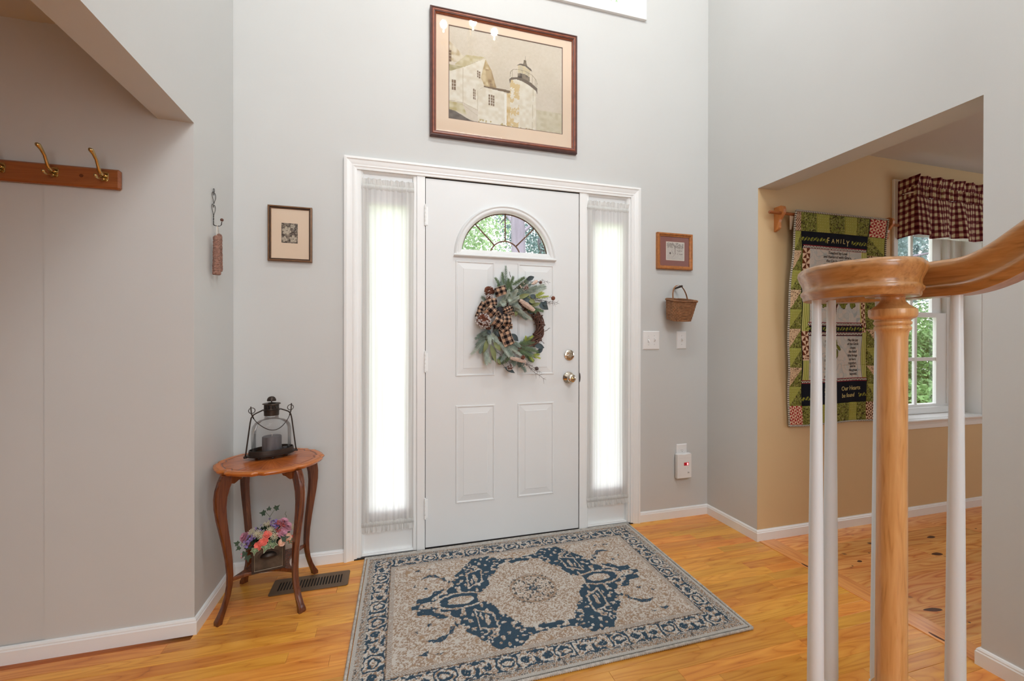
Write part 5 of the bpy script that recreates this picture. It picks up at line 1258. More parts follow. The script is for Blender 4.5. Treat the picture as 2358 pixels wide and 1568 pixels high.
# centre panel print: X 0..520 mm, Y = v*1000 mm
def panel(u, v):
    X = u * 520; Y = 115 + (1 - v) * 1017; n = vnoise(X, Y, 26, 61); n2 = vnoise(X, Y, 7, 62)
    navy = C3(22, 24, 34); cloud = C3(206, 200, 192); c = np.tile(navy, (len(X), 1))
    def box(x0, x1, y0, y1): return ((X > x0) & (X < x1) & (Y > y0) & (Y < y1))[:, None]
    def sky_(m):
        nonlocal c
        pf = np.abs((vnoise(X, Y, 60, 63) * 3) % 1 - .5) ; q = np.where((pf < .05)[:, None], C3(172, 180, 180), np.where((n > .62)[:, None], C3(194, 196, 192), cloud)); c = np.where(m, q, c)
    def chk(y0, y1, x0=8, x1=512):
        nonlocal c
        h = (y1 - y0) / 2; q = ((np.floor(X / 6.2) + np.floor((Y - y0) / h)) % 2 == 0)[:, None]; c = np.where(box(x0, x1, y0, y1), np.where(q, C3(226, 220, 208), C3(28, 26, 28)), c)
        c = np.where(box(x0, x1, y0 - 4, y0) | box(x0, x1, y1, y1 + 3), C3(130, 24, 40), c)
    def vine(yc, x0, x1, amp=5):
        nonlocal c
        yy = yc + amp * .5 * np.sin(X / 9); l = ((Y - yy) / (9 + 3 * np.sin(X / 5.5))) ; m = ((np.abs(l) < 1) & (np.sin(X / 3.6 + Y / 5) > -.45) & (X > x0) & (X < x1))[:, None]; c = np.where(m, np.where((n2 > .5)[:, None], C3(150, 152, 62), C3(108, 112, 44)), c)
    sky_(box(58, 470, 214, 640)); sky_(box(52, 478, 722, 979))
    st = lambda X_: np.where(((X_ % 13) < 4.6)[:, None], C3(124, 138, 54), np.where((((X_ % 13) > 8) & ((X_ % 13) < 9.6))[:, None], C3(226, 220, 160), C3(196, 194, 112)))
    c = np.where(box(4, 56, 214, 690), st(X), c); c = np.where(box(470, 518, 205, 640), st(X + 3), c); c = np.where(box(480, 516, 680, 979), st(X + 3), c); c = np.where(box(6, 52, 690, 985), st(X), c)
    def pin(x0, x1, y0, y1, P, dk=C3(104, 52, 30)):
        nonlocal c
        a, b = (((X - x0) / (x1 - x0)) % 1) - .5, (((Y - y0) / P) % 1) - .5; q = np.floor(np.arctan2(b, a) / (PI / 4)).astype(int) % 2 == 0; c = np.where(box(x0, x1, y0, y1), np.where(q[:, None], dk, C3(226, 196, 166)), c)
    pin(6, 58, 214, 470, 57); pin(478, 512, 470, 700, 57); pin(4, 52, 693, 845, 57)
    a_, b_2 = ((X / 17) % 1) - .5, (Y - 855) / 20; q = (np.abs(a_) < .28) & (b_2 > -.3) & (b_2 < .3 - np.abs(a_)); c = np.where(box(4, 52, 845, 866), np.where(q[:, None], C3(104, 52, 30), C3(226, 196, 166)), c)
    vine(158, 0, 190); vine(162, 385, 520); chk(197, 211)
    # tree of life: trunk and leafy branches on the middle cloud panel
    tr = np.minimum.reduce([segd(X, Y, (250, 640), (262, 560)), segd(X, Y, (262, 560), (280, 520)) + 3, segd(X, Y, (262, 560), (180, 480)) + 6, segd(X, Y, (270, 540), (340, 440)) + 6]); c = np.where(((tr < 14) & (X > 58) & (X < 470) & (Y < 642))[:, None], C3(84, 40, 28), c)
    r_ = random.Random(5)
    for _ in range(46):
        cx, cyy, an = r_.uniform(110, 420), r_.uniform(400, 545), r_.uniform(0, PI); 
        if math.hypot(cx - 262, cyy - 470) > 165: continue
        dx, dy = (X - cx) * math.cos(an) + (Y - cyy) * math.sin(an), -(X - cx) * math.sin(an) + (Y - cyy) * math.cos(an); d = (dx / 19) ** 2 + (dy / 10) ** 2; c = np.where((d < 1.3)[:, None], C3(52, 56, 30), c); c = np.where((d < .9)[:, None], C3(126, 130, 54), c)
    chk(643, 657, 46, 478); vine(678, 30, 500, 4); chk(701, 715, 46, 478)
    for (cx, cyy, an, L_) in ((266, 765, 1.4, 17), (252, 785, 2.4, 19), (284, 792, .9, 19), (268, 828, 1.55, 26), (262, 745, .4, 9)):
        dx, dy = (X - cx) * math.cos(an) + (Y - cyy) * math.sin(an), -(X - cx) * math.sin(an) + (Y - cyy) * math.cos(an); d = (dx / L_) ** 2 + (dy / (L_ * .48)) ** 2; c = np.where((d < 1.3)[:, None], C3(52, 56, 30), c); c = np.where((d < .9)[:, None], C3(110, 116, 48), c)
    chk(983, 997, 2, 518); vine(1090, 2, 80, 4); vine(1086, 450, 518, 4)
    return c * (.93 + .12 * vnoise(X, Y, 2.2, 70))[:, None]
def ppos(u, v):
    V = .115 + (1 - v) * 1.017; p = qmap(1, u, V); X = u * 520; Y = V * 1000; e = np.minimum(np.minimum(u, 1 - u) * .52, np.minimum(v, 1 - v) * 1.017)
    p[:, 1] -= .0030 * np.clip(e / .010, 0, 1) ** .6 + .0012 * np.sin(X / 17 + 2 * np.sin(Y / 60)); return p
cp = color_sheet('center_panel', 230, 430, ppos, panel, M['cloth'], qt, smooth=True)
def qtext(s, x, v, size, col, align='CENTER', sx=1.0, rot=0.0):
    """x, v in metres measured as on the drawn panel (x from quilt left edge)"""
    vs, fs = text_geo(s, size, align); g = G(); out = []
    for (a, b, d) in vs:
        X_ = x + a * sx; V = v - b + rot * a; p0 = np.interp(V, vk, cP0); p1 = np.interp(V, vk, cP1); p = qmap(1, np.array([(X_ - p0) / (p1 - p0)]), np.array([V]))[0]; out.append((p[0], p[1] - .0046 - d, p[2]))
    return obj('lettering', g.add(out, fs), col, cp, fix=False)
M['ink'] = pmat('brown black ink', S(58, 48, 46), .9); M['gold'] = pmat('pale gold lettering', S(206, 192, 128), .9)
qtext('F', .252, .176, .050, M['gold'], sx=.8); qtext('A', .290, .172, .036, M['gold']); qtext('M', .325, .171, .036, M['gold'], sx=.9); qtext('I', .352, .170, .036, M['gold']); qtext('L', .378, .171, .040, M['gold']); qtext('Y', .408, .184, .050, M['gold'], sx=.85)
for (s, v) in (('Touched by Love', .236), ('and Honored with Grace,', .259), ('the Circle of Family', .283), ('is a', .306)): qtext(s, .338 if v < .29 else .252, v, .0235, M['ink'], sx=.92)
qtext('is a', .246, .0, .001, M['ink']) if 0 else None
for i, s in enumerate(('May the joy', 'of the Circle', 'create', 'the bond', 'that brings', 'us here', 'together,', 'and in', 'the great', 'beyond.')): qtext(s, .484 + i * .0025, .752 + i * .0234, .0222, M['ink'], sx=.85)
for i, s in enumerate(('ng', 'en', 'e', 's', 'ho', 'bec', 'h', 'eh', '', 'ps')):
    if s: qtext(s, .274 + i * .0012, .757 + i * .0234, .0215, M['ink'], sx=.85)
qtext('g', .290, 1.052, .045, M['gold']); qtext('Our Hearts', .486, 1.055, .038, M['gold'], sx=.88, rot=-.02); qtext('e', .290, 1.094, .042, M['gold']); qtext('be found', .466, 1.098, .038, M['gold'], sx=.80, rot=-.02)
obj('hanging_sleeve', G().add([(2.028, -.447, 1.888), (2.062, -.447, 1.888), (2.062, -.43, 1.80), (2.050, -.43, 1.80)], [(0, 1, 2, 3)]), M['mat_cream'], qt, solid=.002)
# rod and brackets
qr = thing('quilt_rod', 'oak dowel and curved brackets holding the patchwork quilt', 'quilt rack', (2.4, YJ, 1.886))
obj('dowel', G().tube([(1.880, -.4465, 1.884), (1.884, -.4465, 1.884), (2.902, -.4465, 1.884), (2.906, -.4465, 1.884)], [.0065, .009, .009, .0065], 14), M['oakx'], qr, smooth=40)
for X in (1.962, 2.824):
    P = [(YJ - .0005, 1.926), (YJ - .046, 1.927), (YJ - .060, 1.920), (YJ - .066, 1.903), (YJ - .064, 1.884), (YJ - .052, 1.866), (YJ - .038, 1.850), (YJ - .032, 1.836), (YJ - .034, 1.822), (YJ - .034, 1.806), (YJ - .024, 1.795), (YJ - .0005, 1.786)]
    obj('bracket', G().plate(P, [], X, X + .019, fx), M['oakz'], qr, bevel=.002)

# ------------------------------------------------------------------ rug
rg = thing('entry_rug', 'blue and beige medallion woven rug before the door', 'rug', (.457, -.508, .0))
RC = [(-.767, .490), (.784, .498), (-.787, -.489), (.757, -.486)]
def ruv(a, b):  # a,b in -1..1 -> plan
    s, t = (a + 1) / 2, (b + 1) / 2
    x = (RC[2][0] * (1 - s) + RC[3][0] * s) * (1 - t) + (RC[0][0] * (1 - s) + RC[1][0] * s) * t; y = (RC[2][1] * (1 - s) + RC[3][1] * s) * (1 - t) + (RC[0][1] * (1 - s) + RC[1][1] * s) * t
    return .457 + x, -.508 + y
def rugpat(x, y):
    """x in +-.772, y in +-.49; returns colour and pile height"""
    ax, ay = np.abs(x), np.abs(y); N = lambda s, sd: vnoise(x + 9, y + 9, s, sd); M_ = lambda s, sd: vnoise(ax + 9, ay + 9, s, sd)
    warp = (N(.014, 81) - .5) * .010; X, Y = ax + warp, ay + (N(.014, 82) - .5) * .010
    cream, beige, blue, grey, tan = C3(206, 200, 192), C3(182, 164, 148), C3(62, 82, 98), C3(188, 184, 178), C3(158, 134, 114)
    fine = N(.0042, 83); med = N(.012, 84)
    field = np.where((fine > .58)[:, None], cream, np.where((fine < .34)[:, None], tan, beige)); field = np.where((med > .80)[:, None], cream, field)
    hi = np.zeros(len(x)); c = field.copy()
    # distance to the rug's edge
    e = np.minimum(.772 - ax, .490 - ay)
    pale = np.where((fine > .38)[:, None], grey, tan)
    isB = lambda P: inpoly(X, Y, P)
    bl = isB([(-.01, -.01), (.548, -.01), (.552, .03), (.52, .055), (.47, .062), (.44, .10), (.385, .105), (.375, .16), (.345, .20), (.30, .245), (.262, .30), (.235, .335), (.15, .338), (.12, .31), (.07, .285), (-.01, .282)])
    inn = isB([(-.01, -.01), (.262, -.01), (.262, .022), (.215, .050), (.195, .085), (.178, .14), (.150, .165), (.138, .195), (.118, .198), (.112, .243), (.06, .250), (.05, .235), (-.01, .238)])
    # small flowers and dotted lines on the blue
    fl = (M_(.0155, 85) > .70) | ((M_(.026, 86) > .76) & (M_(.008, 87) > .40))
    dia = isB([(.205, .232), (.288, .204), (.292, .075), (.212, .118)]); diad = isB([(.213, .220), (.280, .196), (.284, .088), (.220, .126)])
    ring = dia & ~diad
    t1 = ((X - .335) / .105) ** 2 + ((Y - .0) / .052) ** 2; tongue = (t1 < 1.25) & (t1 > .86); core = t1 < .30
    t2 = ((X - .47) / .05) ** 2 + (Y / .022) ** 2
    blue_m = bl & ~inn
    pat = blue_m & ((fl & ~diad & (t1 > 1.3)) | ring | tongue | core | (diad & ((((X - .248) / .010) ** 2 + ((Y - .155) / .034) ** 2 < 1) | (((X - .268) / .005) ** 2 + ((Y - .13) / .022) ** 2 < 1))) | ((t2 < 1) & (M_(.008, 88) > .4)))
    out = blue_m & ~pat
    c = np.where(out[:, None], blue * (.86 + .3 * fine)[:, None], c)
    # centre rosette specks
    r = np.hypot(x, y * 1.05); sp = inn & (r < .12) & (M_(.007, 89) > .72); c = np.where(sp[:, None], C3(92, 92, 92), c); sp2 = inn & (r < .02); c = np.where((sp2 & (fine > .4))[:, None], blue, c)
    rr2 = inn & (np.abs(r - .105) < .006) & (fine > .4); c = np.where(rr2[:, None], tan, c)
    # corner sprigs in the field
    fieldm = (X < .575) & (Y < .335) & ~bl
    c = np.where(fieldm[:, None] & (med < .20)[:, None], C3(168, 142, 118), c)
    for P in ([(.40, .19), (.46, .215), (.50, .21), (.47, .235), (.43, .232)], [(.38, .16), (.40, .16), (.405, .20), (.39, .20)], [(.49, .27), (.53, .285), (.50, .295)], [(.44, .285), (.47, .29), (.45, .297)], [(.47, .12), (.485, .12), (.485, .135), (.47, .135)], [(.52, .15), (.535, .15), (.53, .17)]):
        c = np.where((inpoly(X, Y, P) & (fine > .25))[:, None], blue, c)
    # guard lines between field and border
    g1 = (e > .130) & (e < .152); c = np.where(g1[:, None], np.where(((np.floor((x + y) / .0048) % 2 == 0) & (fine > .3))[:, None], tan, grey), c)
    g2 = (e > .126) & (e < .132); c = np.where(g2[:, None], np.where((fine > .5)[:, None], C3(92, 84, 80), tan), c)
    # main blue border with mirrored scrolls and rosettes
    bd = (e > .048) & (e <= .127)
    lng = (.490 - ay) < (.772 - ax); s_ = np.where(lng, ax, ay + .17); q = np.where(lng, .490 - ay, .772 - ax) - .0875
    P_ = .222; sm = np.abs((s_ / P_ + .5) % 1 - .5) * P_ + (N(.016, 95) - .5) * .014; q = q + (N(.016, 96) - .5) * .012
    V = vnoise(sm + 5 + q * 0, q + 5, .0125, 91); V2 = vnoise(sm + 2, np.abs(q) + 5, .008, 92)
    rose = np.hypot(sm - .0, q); ros = ((rose < .034) & (rose > .026)) | ((rose < .014)); sc2 = np.abs(np.hypot((sm - .072) , q * 1.1) - .024) < .0042
    dash = (np.abs(sm - .045) < .004) & (np.abs(q) < .03) | (np.abs(sm - .1) < .0045) & (np.abs(q) < .022)
    lt = ros | sc2 | dash | (V > .68) | (V2 > .84) | ((np.abs(np.abs(q) - .037) < .0024) & (V2 > .3))
    c = np.where(bd[:, None], np.where(lt[:, None], np.where((fine > .42)[:, None], cream, tan), blue * (.86 + .3 * fine)[:, None]), c)
    blue_all = out | (bd & ~lt); 
    g3 = (e > .042) & (e <= .048); c = np.where(g3[:, None], np.where(((np.floor((x - y) / .004)) % 2 == 0)[:, None], C3(120, 112, 104), grey), c)
    g4 = (e > .022) & (e <= .042); c = np.where(g4[:, None], np.where((fine > .55)[:, None], tan, np.where((fine < .3)[:, None], C3(104, 98, 94), grey)), c)
    g5 = (e <= .022); c = np.where(g5[:, None], grey * (.92 + .14 * fine)[:, None], c)
    wv = .5 + .5 * np.sin(x * 2 * PI / .0080 + PI * (np.floor(y / .0050) % 2)); hi = np.where(blue_all, .0, .0016) + .0009 * wv * (.5 + fine)
    c = c * (.80 + .26 * wv * np.where(blue_all, .5, 1) + .08)[:, None]
    # warm worn strip close to the door
    return c, hi
_rc = {}
def rpos(u, v):
    a, b = (u * 2 - 1) * .988, (v * 2 - 1) * .982; X, Y = ruv(a, b); c, h = rugpat(a * .772, b * .490); _rc['c'] = c; e = np.minimum(np.minimum(u, 1 - u) * 1.54, np.minimum(v, 1 - v) * .98)
    return np.stack([X, Y, .0066 + h + .0008 * np.sin(X * 9) * np.sin(Y * 7)], 1)
wv_ = color_sheet('woven_field', 640, 410, rpos, lambda u, v: _rc['c'], M['rug'], rg, smooth=True)
obj('underlay', G().plate([ruv(a * .985, b * .98) for a, b in ((-1, -1), (1, -1), (1, 1), (-1, 1))], [], .0006, .0040, fz), M['binding'], rg)
# whipped edge: rope of thread wraps
def whipped(p, q, nm='bound_edge'):
    P = Vector((p[0], p[1], .0062)); Q = Vector((q[0], q[1], .0062)); L_ = (Q - P).length; n = int(L_ / .0021); pts = [P.lerp(Q, i / n) for i in range(n + 1)]
    obj(nm, G().tube(pts, [.0056 + .0011 * math.sin(i * 2 * PI / 4) for i in range(n + 1)], 8), M['binding'], rg, smooth=True, fix=False)
cs = [ruv(a, b) for a, b in ((-1, -1), (1, -1), (1, 1), (-1, 1))]
for i in range(4): whipped(cs[i], cs[(i + 1) % 4])
# ================================================================== WREATH
wr = thing('door_wreath', 'pine and grapevine wreath with plaid bow on the door', 'wreath', (.50, -.004, 1.25))
def W(a, b, y=-.05):   # drawing units of the enlarged photograph -> door plane
    return Vector((.243 + (a - 230) * .000507, y, 1.5786 - (b - 100) * .000488 + (a - 625) * .000016))
RCn = Vector((.522, -.040, 1.232)); RR = .126
g = G()
for k in range(30):
    ph = rnd.uniform(0, 2 * PI); rr_ = .027 * math.sqrt(rnd.uniform(.15, 1)); tw = rnd.choice([2, 3, -2, 3, 4]); a0 = rnd.uniform(0, 2 * PI); L_ = rnd.uniform(3.5, 6.4); n = 44; pts = []
    for i in range(n):
        a = a0 + L_ * i / (n - 1); q = ph + tw * a; r2 = rr_ * (1 + .15 * math.sin(5 * a + k)); pts.append((RCn.x + (RR + r2 * math.cos(q)) * math.cos(a), RCn.y + r2 * .9 * math.sin(q), RCn.z + (RR + r2 * math.cos(q)) * math.sin(a)))
    g.tube(pts, rnd.uniform(.0022, .0036), 6)
obj('grapevine_ring', g, M['vine'], wr, smooth=True)
g = G()
for a in (-.55, .05, .42): g.tube([(RCn.x + (RR + .032 * math.cos(q)) * math.cos(a + .12 * math.sin(q / 2)), RCn.y + .030 * math.sin(q), RCn.z + (RR + .032 * math.cos(q)) * math.sin(a + .12 * math.sin(q / 2))) for q in [i * 2 * PI / 20 for i in range(21)]], .0022, 6)
obj('binding_vine', g, M['vine'], wr, smooth=True)
def sprig(p, q, mat, ln_=.024, n=120, ang=.85, wd=.0017, stem=True, nm='pine_sprig', lab=None):
    p = Vector(p); q = Vector(q); ax = (q - p); L_ = ax.length; d = ax.normalized(); a = d.orthogonal().normalized(); b = d.cross(a); g = G(); c = (p + q) / 2 + Vector((0, -.010, 0))
    cur = lambda t: p * (1 - t) ** 2 + c * 2 * t * (1 - t) + q * t * t
    g.tube([cur(i / 6) for i in range(7)], .0014, 5)
    for i in range(n):
        t = (i / n) ** .95; o = cur(t * .98); th = i * 2.399; e = a * math.cos(th) + b * math.sin(th); l = ln_ * (1 - .45 * t ** 3) * rnd.uniform(.8, 1.1)
        v = (d * math.cos(ang * (1 - .35 * t)) + e * math.sin(ang * (1 - .35 * t))) * l; v.y = min(v.y, .006); s = v.cross(Vector((0, 1, 0))); s = s.normalized() * wd if s.length > 1e-6 else Vector((wd, 0, 0)); n0 = len(g.v)
        g.v += [tuple(o - s * .5), tuple(o + s * .5), tuple(o + v * .7 + s * .5), tuple(o + v), tuple(o + v * .7 - s * .5)]; g.f += [(n0, n0 + 1, n0 + 2, n0 + 3, n0 + 4)]
    return obj(nm, g, mat, wr, fix=False, label=lab)
NG, NW, NN = M['needle'], M['needle_w'], M['needle_g']
for (a, b, c, d, m, y0, y1) in (
    (615, 420, 628, 105, NG, -.05, -.035), (600, 430, 512, 245, NN, -.05, -.03), (640, 400, 712, 235, NN, -.05, -.04), (610, 430, 560, 300, NG, -.06, -.05), (640, 440, 650, 260, NN, -.06, -.05), (690, 420, 640, 300, NN, -.05, -.06),
    (720, 430, 870, 255, NN, -.05, -.045), (740, 440, 940, 300, NG, -.06, -.05), (820, 410, 1095, 345, NG, -.05, -.05), (860, 440, 1080, 370, NW, -.06, -.07), (800, 380, 900, 250, NG, -.04, -.04), (780, 430, 960, 350, NG, -.07, -.08),
    (560, 560, 640, 395, NW, -.06, -.09), (660, 500, 720, 400, NW, -.07, -.10), (640, 560, 740, 480, NW, -.07, -.10), (680, 540, 760, 600, NW, -.07, -.09),
    (700, 580, 800, 650, NW, -.06, -.06), (740, 610, 912, 735, NW, -.05, -.06), (740, 600, 850, 720, NG, -.05, -.05), (880, 590, 1050, 640, NN, -.05, -.06), (860, 600, 960, 650, NN, -.06, -.06),
    (430, 860, 285, 940, NG, -.05, -.04), (420, 880, 290, 1010, NG, -.05, -.05), (400, 960, 235, 1115, NW, -.05, -.04), (390, 1010, 400, 1240, NW, -.05, -.06), (420, 880, 420, 1000, NW, -.06, -.09), (370, 1000, 330, 1100, NG, -.05, -.05), (460, 900, 520, 1000, NW, -.06, -.09), (440, 850, 360, 900, NG, -.06, -.07), (380, 1080, 440, 1220, NW, -.05, -.06),
    (540, 980, 650, 1160, NW, -.06, -.07), (590, 1000, 795, 1155, NW, -.06, -.07), (620, 1010, 740, 1080, NG, -.06, -.07), (690, 990, 775, 1045, NG, -.06, -.06), (600, 1040, 690, 1180, NG, -.06, -.06), (480, 1000, 520, 1010, NG, -.06, -.08),
    (780, 1020, 950, 1010, NN, -.05, -.06), (790, 1050, 975, 1115, NN, -.06, -.08), (770, 1080, 900, 1160, NN, -.06, -.07), (820, 990, 930, 940, NN, -.05, -.05), (720, 1150, 700, 1290, NG, -.04, -.04), (560, 1150, 590, 1230, NN, -.04, -.04), (790, 1220, 850, 1340, NG, -.04, -.05), (880, 1180, 930, 1220, NN, -.05, -.06)):
    sprig(W(a, b, y0), W(c, d, y1), m)
    for _ in range(1):
        ja, jb = rnd.uniform(-38, 38), rnd.uniform(-38, 38); k_ = rnd.uniform(.62, .86)
        sprig(W(a + ja * .4, b + jb * .4, y0 + .012), W(a + (c - a) * k_ + ja, b + (d - b) * k_ + jb, y1 + .016), rnd.choice([NG, NN, m]))
for (a, b) in ((575, 545), (690, 455), (465, 925), (655, 500)):   # sprig tips seen end-on
    g = G(); c = W(a, b, -.075)
    for i in range(110):
        th = i * 2.399; l = .026 * rnd.uniform(.75, 1.05); el = rnd.uniform(.05, .9); v = Vector((math.cos(th) * math.cos(el), -math.sin(el), math.sin(th) * math.cos(el))) * l; s = v.cross(Vector((0, 1, 0))); s = s.normalized() * .0019 if s.length > 1e-6 else Vector((.0019, 0, 0)); n0 = len(g.v)
        g.v += [tuple(c - s * .4), tuple(c + s * .4), tuple(c + v * .7 + s * .5), tuple(c + v), tuple(c + v * .7 - s * .5)]; g.f += [(n0, n0 + 1, n0 + 2, n0 + 3, n0 + 4)]
    obj('pine_sprig', g, NW, wr, fix=False)
for (a, b, c, d, y) in ((940, 480, 1060, 425, -.06), (980, 480, 1115, 465, -.06), (960, 455, 1030, 420, -.065), (830, 1000, 935, 930, -.05), (850, 1000, 850, 935, -.05), (900, 1150, 1015, 1195, -.06), (890, 1160, 930, 1225, -.06), (930, 1150, 1000, 1150, -.06)):
    sprig(W(a, b, y), W(c, d, y - .008), M['lime'], ln_=.017, n=26, ang=.7, wd=.0032, nm='lime_sprig')
def leaf(p, q, w, mat, nm='leaf', yb=.012):
    p = Vector(p); q = Vector(q); d = (q - p); s = d.cross(Vector((0, 1, 0))).normalized() * w; g = G(); n = 8; vs = []
    for i in range(n + 1):
        t = i / n; c = p + d * t + Vector((0, -yb * math.sin(PI * t), 0)); k = math.sin(PI * t ** .8) ** 1.0 * (1.0 if t < .6 else 1.0); vs += [c - s * k, c + Vector((0, .004, 0)) * k, c + s * k]
    g.add(vs, [(i * 3 + j, i * 3 + j + 1, i * 3 + j + 4, i * 3 + j + 3) for i in range(n) for j in range(2)]); return obj(nm, g, mat, wr, fix=False, smooth=True)
OL, DKL = M['leaf_olive'], M['leaf_dark']
for (a, b, c, d, w, m, y) in ((730, 490, 880, 440, .013, OL, -.08), (870, 510, 945, 545, .013, OL, -.08), (900, 580, 1015, 545, .011, OL, -.07), (860, 480, 940, 500, .011, OL, -.07), (740, 620, 730, 700, .010, OL, -.05),
                              (405, 950, 355, 1110, .013, OL, -.07), (440, 1010, 495, 1225, .014, OL, -.07), (470, 985, 545, 1090, .014, OL, -.08), (520, 1180, 560, 1250, .009, OL, -.05),
                              (860, 270, 952, 232, .014, DKL, -.05), (1010, 540, 1122, 622, .022, DKL, -.05), (820, 490, 905, 560, .016, DKL, -.07), (1050, 540, 1100, 560, .014, DKL, -.06), (890, 450, 950, 500, .014, DKL, -.08), (540, 600, 640, 680, .020, DKL, -.05), (560, 560, 520, 660, .020, DKL, -.05), (870, 640, 950, 660, .012, DKL, -.05),
                              (670, 900, 765, 985, .018, DKL, -.05), (950, 1030, 1072, 1075, .016, DKL, -.055), (980, 1140, 1060, 1060, .013, DKL, -.05), (605, 1280, 725, 1355, .012, DKL, -.05), (470, 900, 520, 870, .013, DKL, -.08), (430, 850, 400, 900, .012, DKL, -.07), (500, 860, 540, 930, .014, DKL, -.06), (700, 640, 800, 560, .018, DKL, -.045)):
    leaf(W(a, b, y), W(c, d, y - .006), w, m)
def cone(c, r, d, snow, nm='pine_cone'):
    c = Vector(c); d = Vector(d).normalized(); a = d.orthogonal().normalized(); b = d.cross(a); g = G().sphere(c, r * .55, 8, 5); gs = G(); n = 90
    for i in range(n):
        t = i / n; th = i * 2.399; R_ = r * math.sin(PI * (.12 + .80 * t)) ** .7; o = c + d * (t - .45) * r * 2.0; e = a * math.cos(th) + b * math.sin(th); f = d.cross(e); tip = o + e * R_ + d * r * .18; w = r * .22
        P = [o + e * R_ * .45 - f * w * .4, o + e * R_ * .45 + f * w * .4, tip + f * w, tip + d * r * .12, tip - f * w]; n0 = len(g.v); g.v += [tuple(p) for p in P]; g.f += [(n0, n0 + 1, n0 + 2, n0 + 3, n0 + 4)]
        if snow and rnd.random() < snow:
            for _q in range(3): gs.sphere(tip + Vector([rnd.uniform(-.8, .8) * w for _ in range(3)]), w * rnd.uniform(.4, .75), 5, 3, (1, 1, .6))
    o = obj(nm, g, M['cone'], wr, fix=False)
    if snow: obj('snow_dusting', gs, M['cone_w'], o, fix=False, kind='stuff')
    return o
cone(W(430, 420, -.075), .028, (-.6, -.5, .5), .12); cone(W(425, 480, -.080), .020, (-.3, -.8, -.2), .9); cone(W(355, 745, -.085), .037, (-.25, -.9, .25), .85); cone(W(405, 800, -.070), .018, (.4, -.6, -.6), .05); cone(W(1015, 305, -.070), .009, (.3, -.8, .3), .3); cone(W(660, 1275, -.060), .017, (.1, -.8, -.4), .6); cone(W(805, 1175, -.070), .013, (.2, -.9, .1), .25); cone(W(845, 375, -.07), .014, (.2, -.9, .2), .7)
for (a, b, r) in ((1178, 487, .0125), (980, 1315, .0115), (1020, 305, .006)): obj('seed_pod', G().sphere(W(a, b, -.06), r, 10, 7), M['cone'] if b != 1315 else M['twig'], wr, smooth=True)
def catkin(p, q, r):
    p = Vector(p); q = Vector(q); g = G().tube([p, q], r * .6, 7)
    for i in range(190):
        t = i / 190; th = i * 2.399; d = (q - p).normalized(); a = d.orthogonal().normalized(); b = d.cross(a); o = p + (q - p) * t + (a * math.cos(th) + b * math.sin(th)) * r * (.85 + .3 * rnd.random()) * math.sin(PI * (.1 + .82 * t)) ** .4; g.sphere(o, .0026, 5, 3)
    obj('frosted_catkin', g, M['blush'], wr, fix=False)
for (a, b, c, d, m, y0, y1) in ((470, 560, 350, 470, NG, -.05, -.05), (500, 620, 600, 470, NG, -.06, -.08), (440, 620, 330, 640, DKL, -.05, -.05), (470, 760, 400, 860, NG, -.05, -.06), (520, 820, 470, 930, NG, -.06, -.07), (540, 470, 480, 400, NG, -.05, -.06), (780, 530, 880, 470, NG, -.05, -.06), (820, 560, 960, 560, NN, -.05, -.06), (640, 1090, 560, 1210, NG, -.05, -.06), (700, 1100, 620, 1220, NN, -.05, -.05), (500, 1060, 470, 1180, NG, -.05, -.06), (760, 470, 900, 400, NG, -.07, -.08), (850, 1080, 960, 1180, NG, -.05, -.06), (700, 330, 840, 240, NN, -.045, -.04), (940, 380, 1060, 330, NW, -.06, -.06)):
    sprig(W(a, b, y0), W(c, d, y1), m)
catkin(W(760, 515, -.095), W(930, 635, -.09), .0125); catkin(W(665, 1175, -.07), W(845, 1225, -.07), .0095)
catkin(W(930, 320, -.06), W(985, 280, -.06), .007)
def twig(p, q, n=7, mat='twig', seed=0):
    r = random.Random(seed); p = Vector(p); q = Vector(q); L_ = (q - p).length; pts = [p]
    for i in range(1, n + 1): pts.append(p.lerp(q, i / n) + Vector((r.uniform(-1, 1), r.uniform(-.6, .3), r.uniform(-1, 1))) * L_ * .035)
    g = G().tube(pts, [.0017 * (1 - .6 * i / n) for i in range(n + 1)], 5)
    for i in range(1, n):
        for s in (1, -1):
            d = (q - p).normalized(); e = Vector((d.z, 0, -d.x)) * s; l = L_ * r.uniform(.06, .16); g.tube([pts[i], pts[i] + d * l * .7 + e * l * .8], [.0009, .0005], 4)
    return obj('twig', g, M[mat], wr, smooth=True, fix=False)
for i, (a, b, c, d) in enumerate(((900, 290, 1135, 300), (880, 330, 1060, 270), (960, 500, 1250, 545), (1000, 510, 1222, 566), (960, 490, 1160, 475), (790, 1230, 1097, 1462), (800, 1210, 1000, 1340), (840, 1250, 1040, 1380), (470, 1045, 640, 1240), (600, 1150, 690, 1270), (700, 390, 860, 300), (720, 380, 900, 330), (740, 400, 940, 380), (760, 350, 830, 280), (1080, 880, 1140, 840), (1030, 980, 1068, 1025), (680, 240, 650, 180), (560, 1180, 600, 1290), (700, 400, 800, 350), (760, 420, 880, 370))):
    twig(W(a, b, -.05), W(c, d, -.065), seed=i)
g = G()
for _ in range(60): a, b = rnd.gauss(830, 55), rnd.gauss(365, 32); g.sphere(W(a, b, -.075 + rnd.uniform(-.01, .015)), rnd.uniform(.0018, .0034), 6, 4)
for _ in range(26): a = rnd.uniform(800, 900); g.sphere(W(a, 1240 + (a - 800) * .6 + rnd.gauss(0, 18), -.06), rnd.uniform(.0016, .0028), 6, 4)
obj('frosted_berries', g, M['blush'], wr, smooth=True, fix=False, kind='stuff')
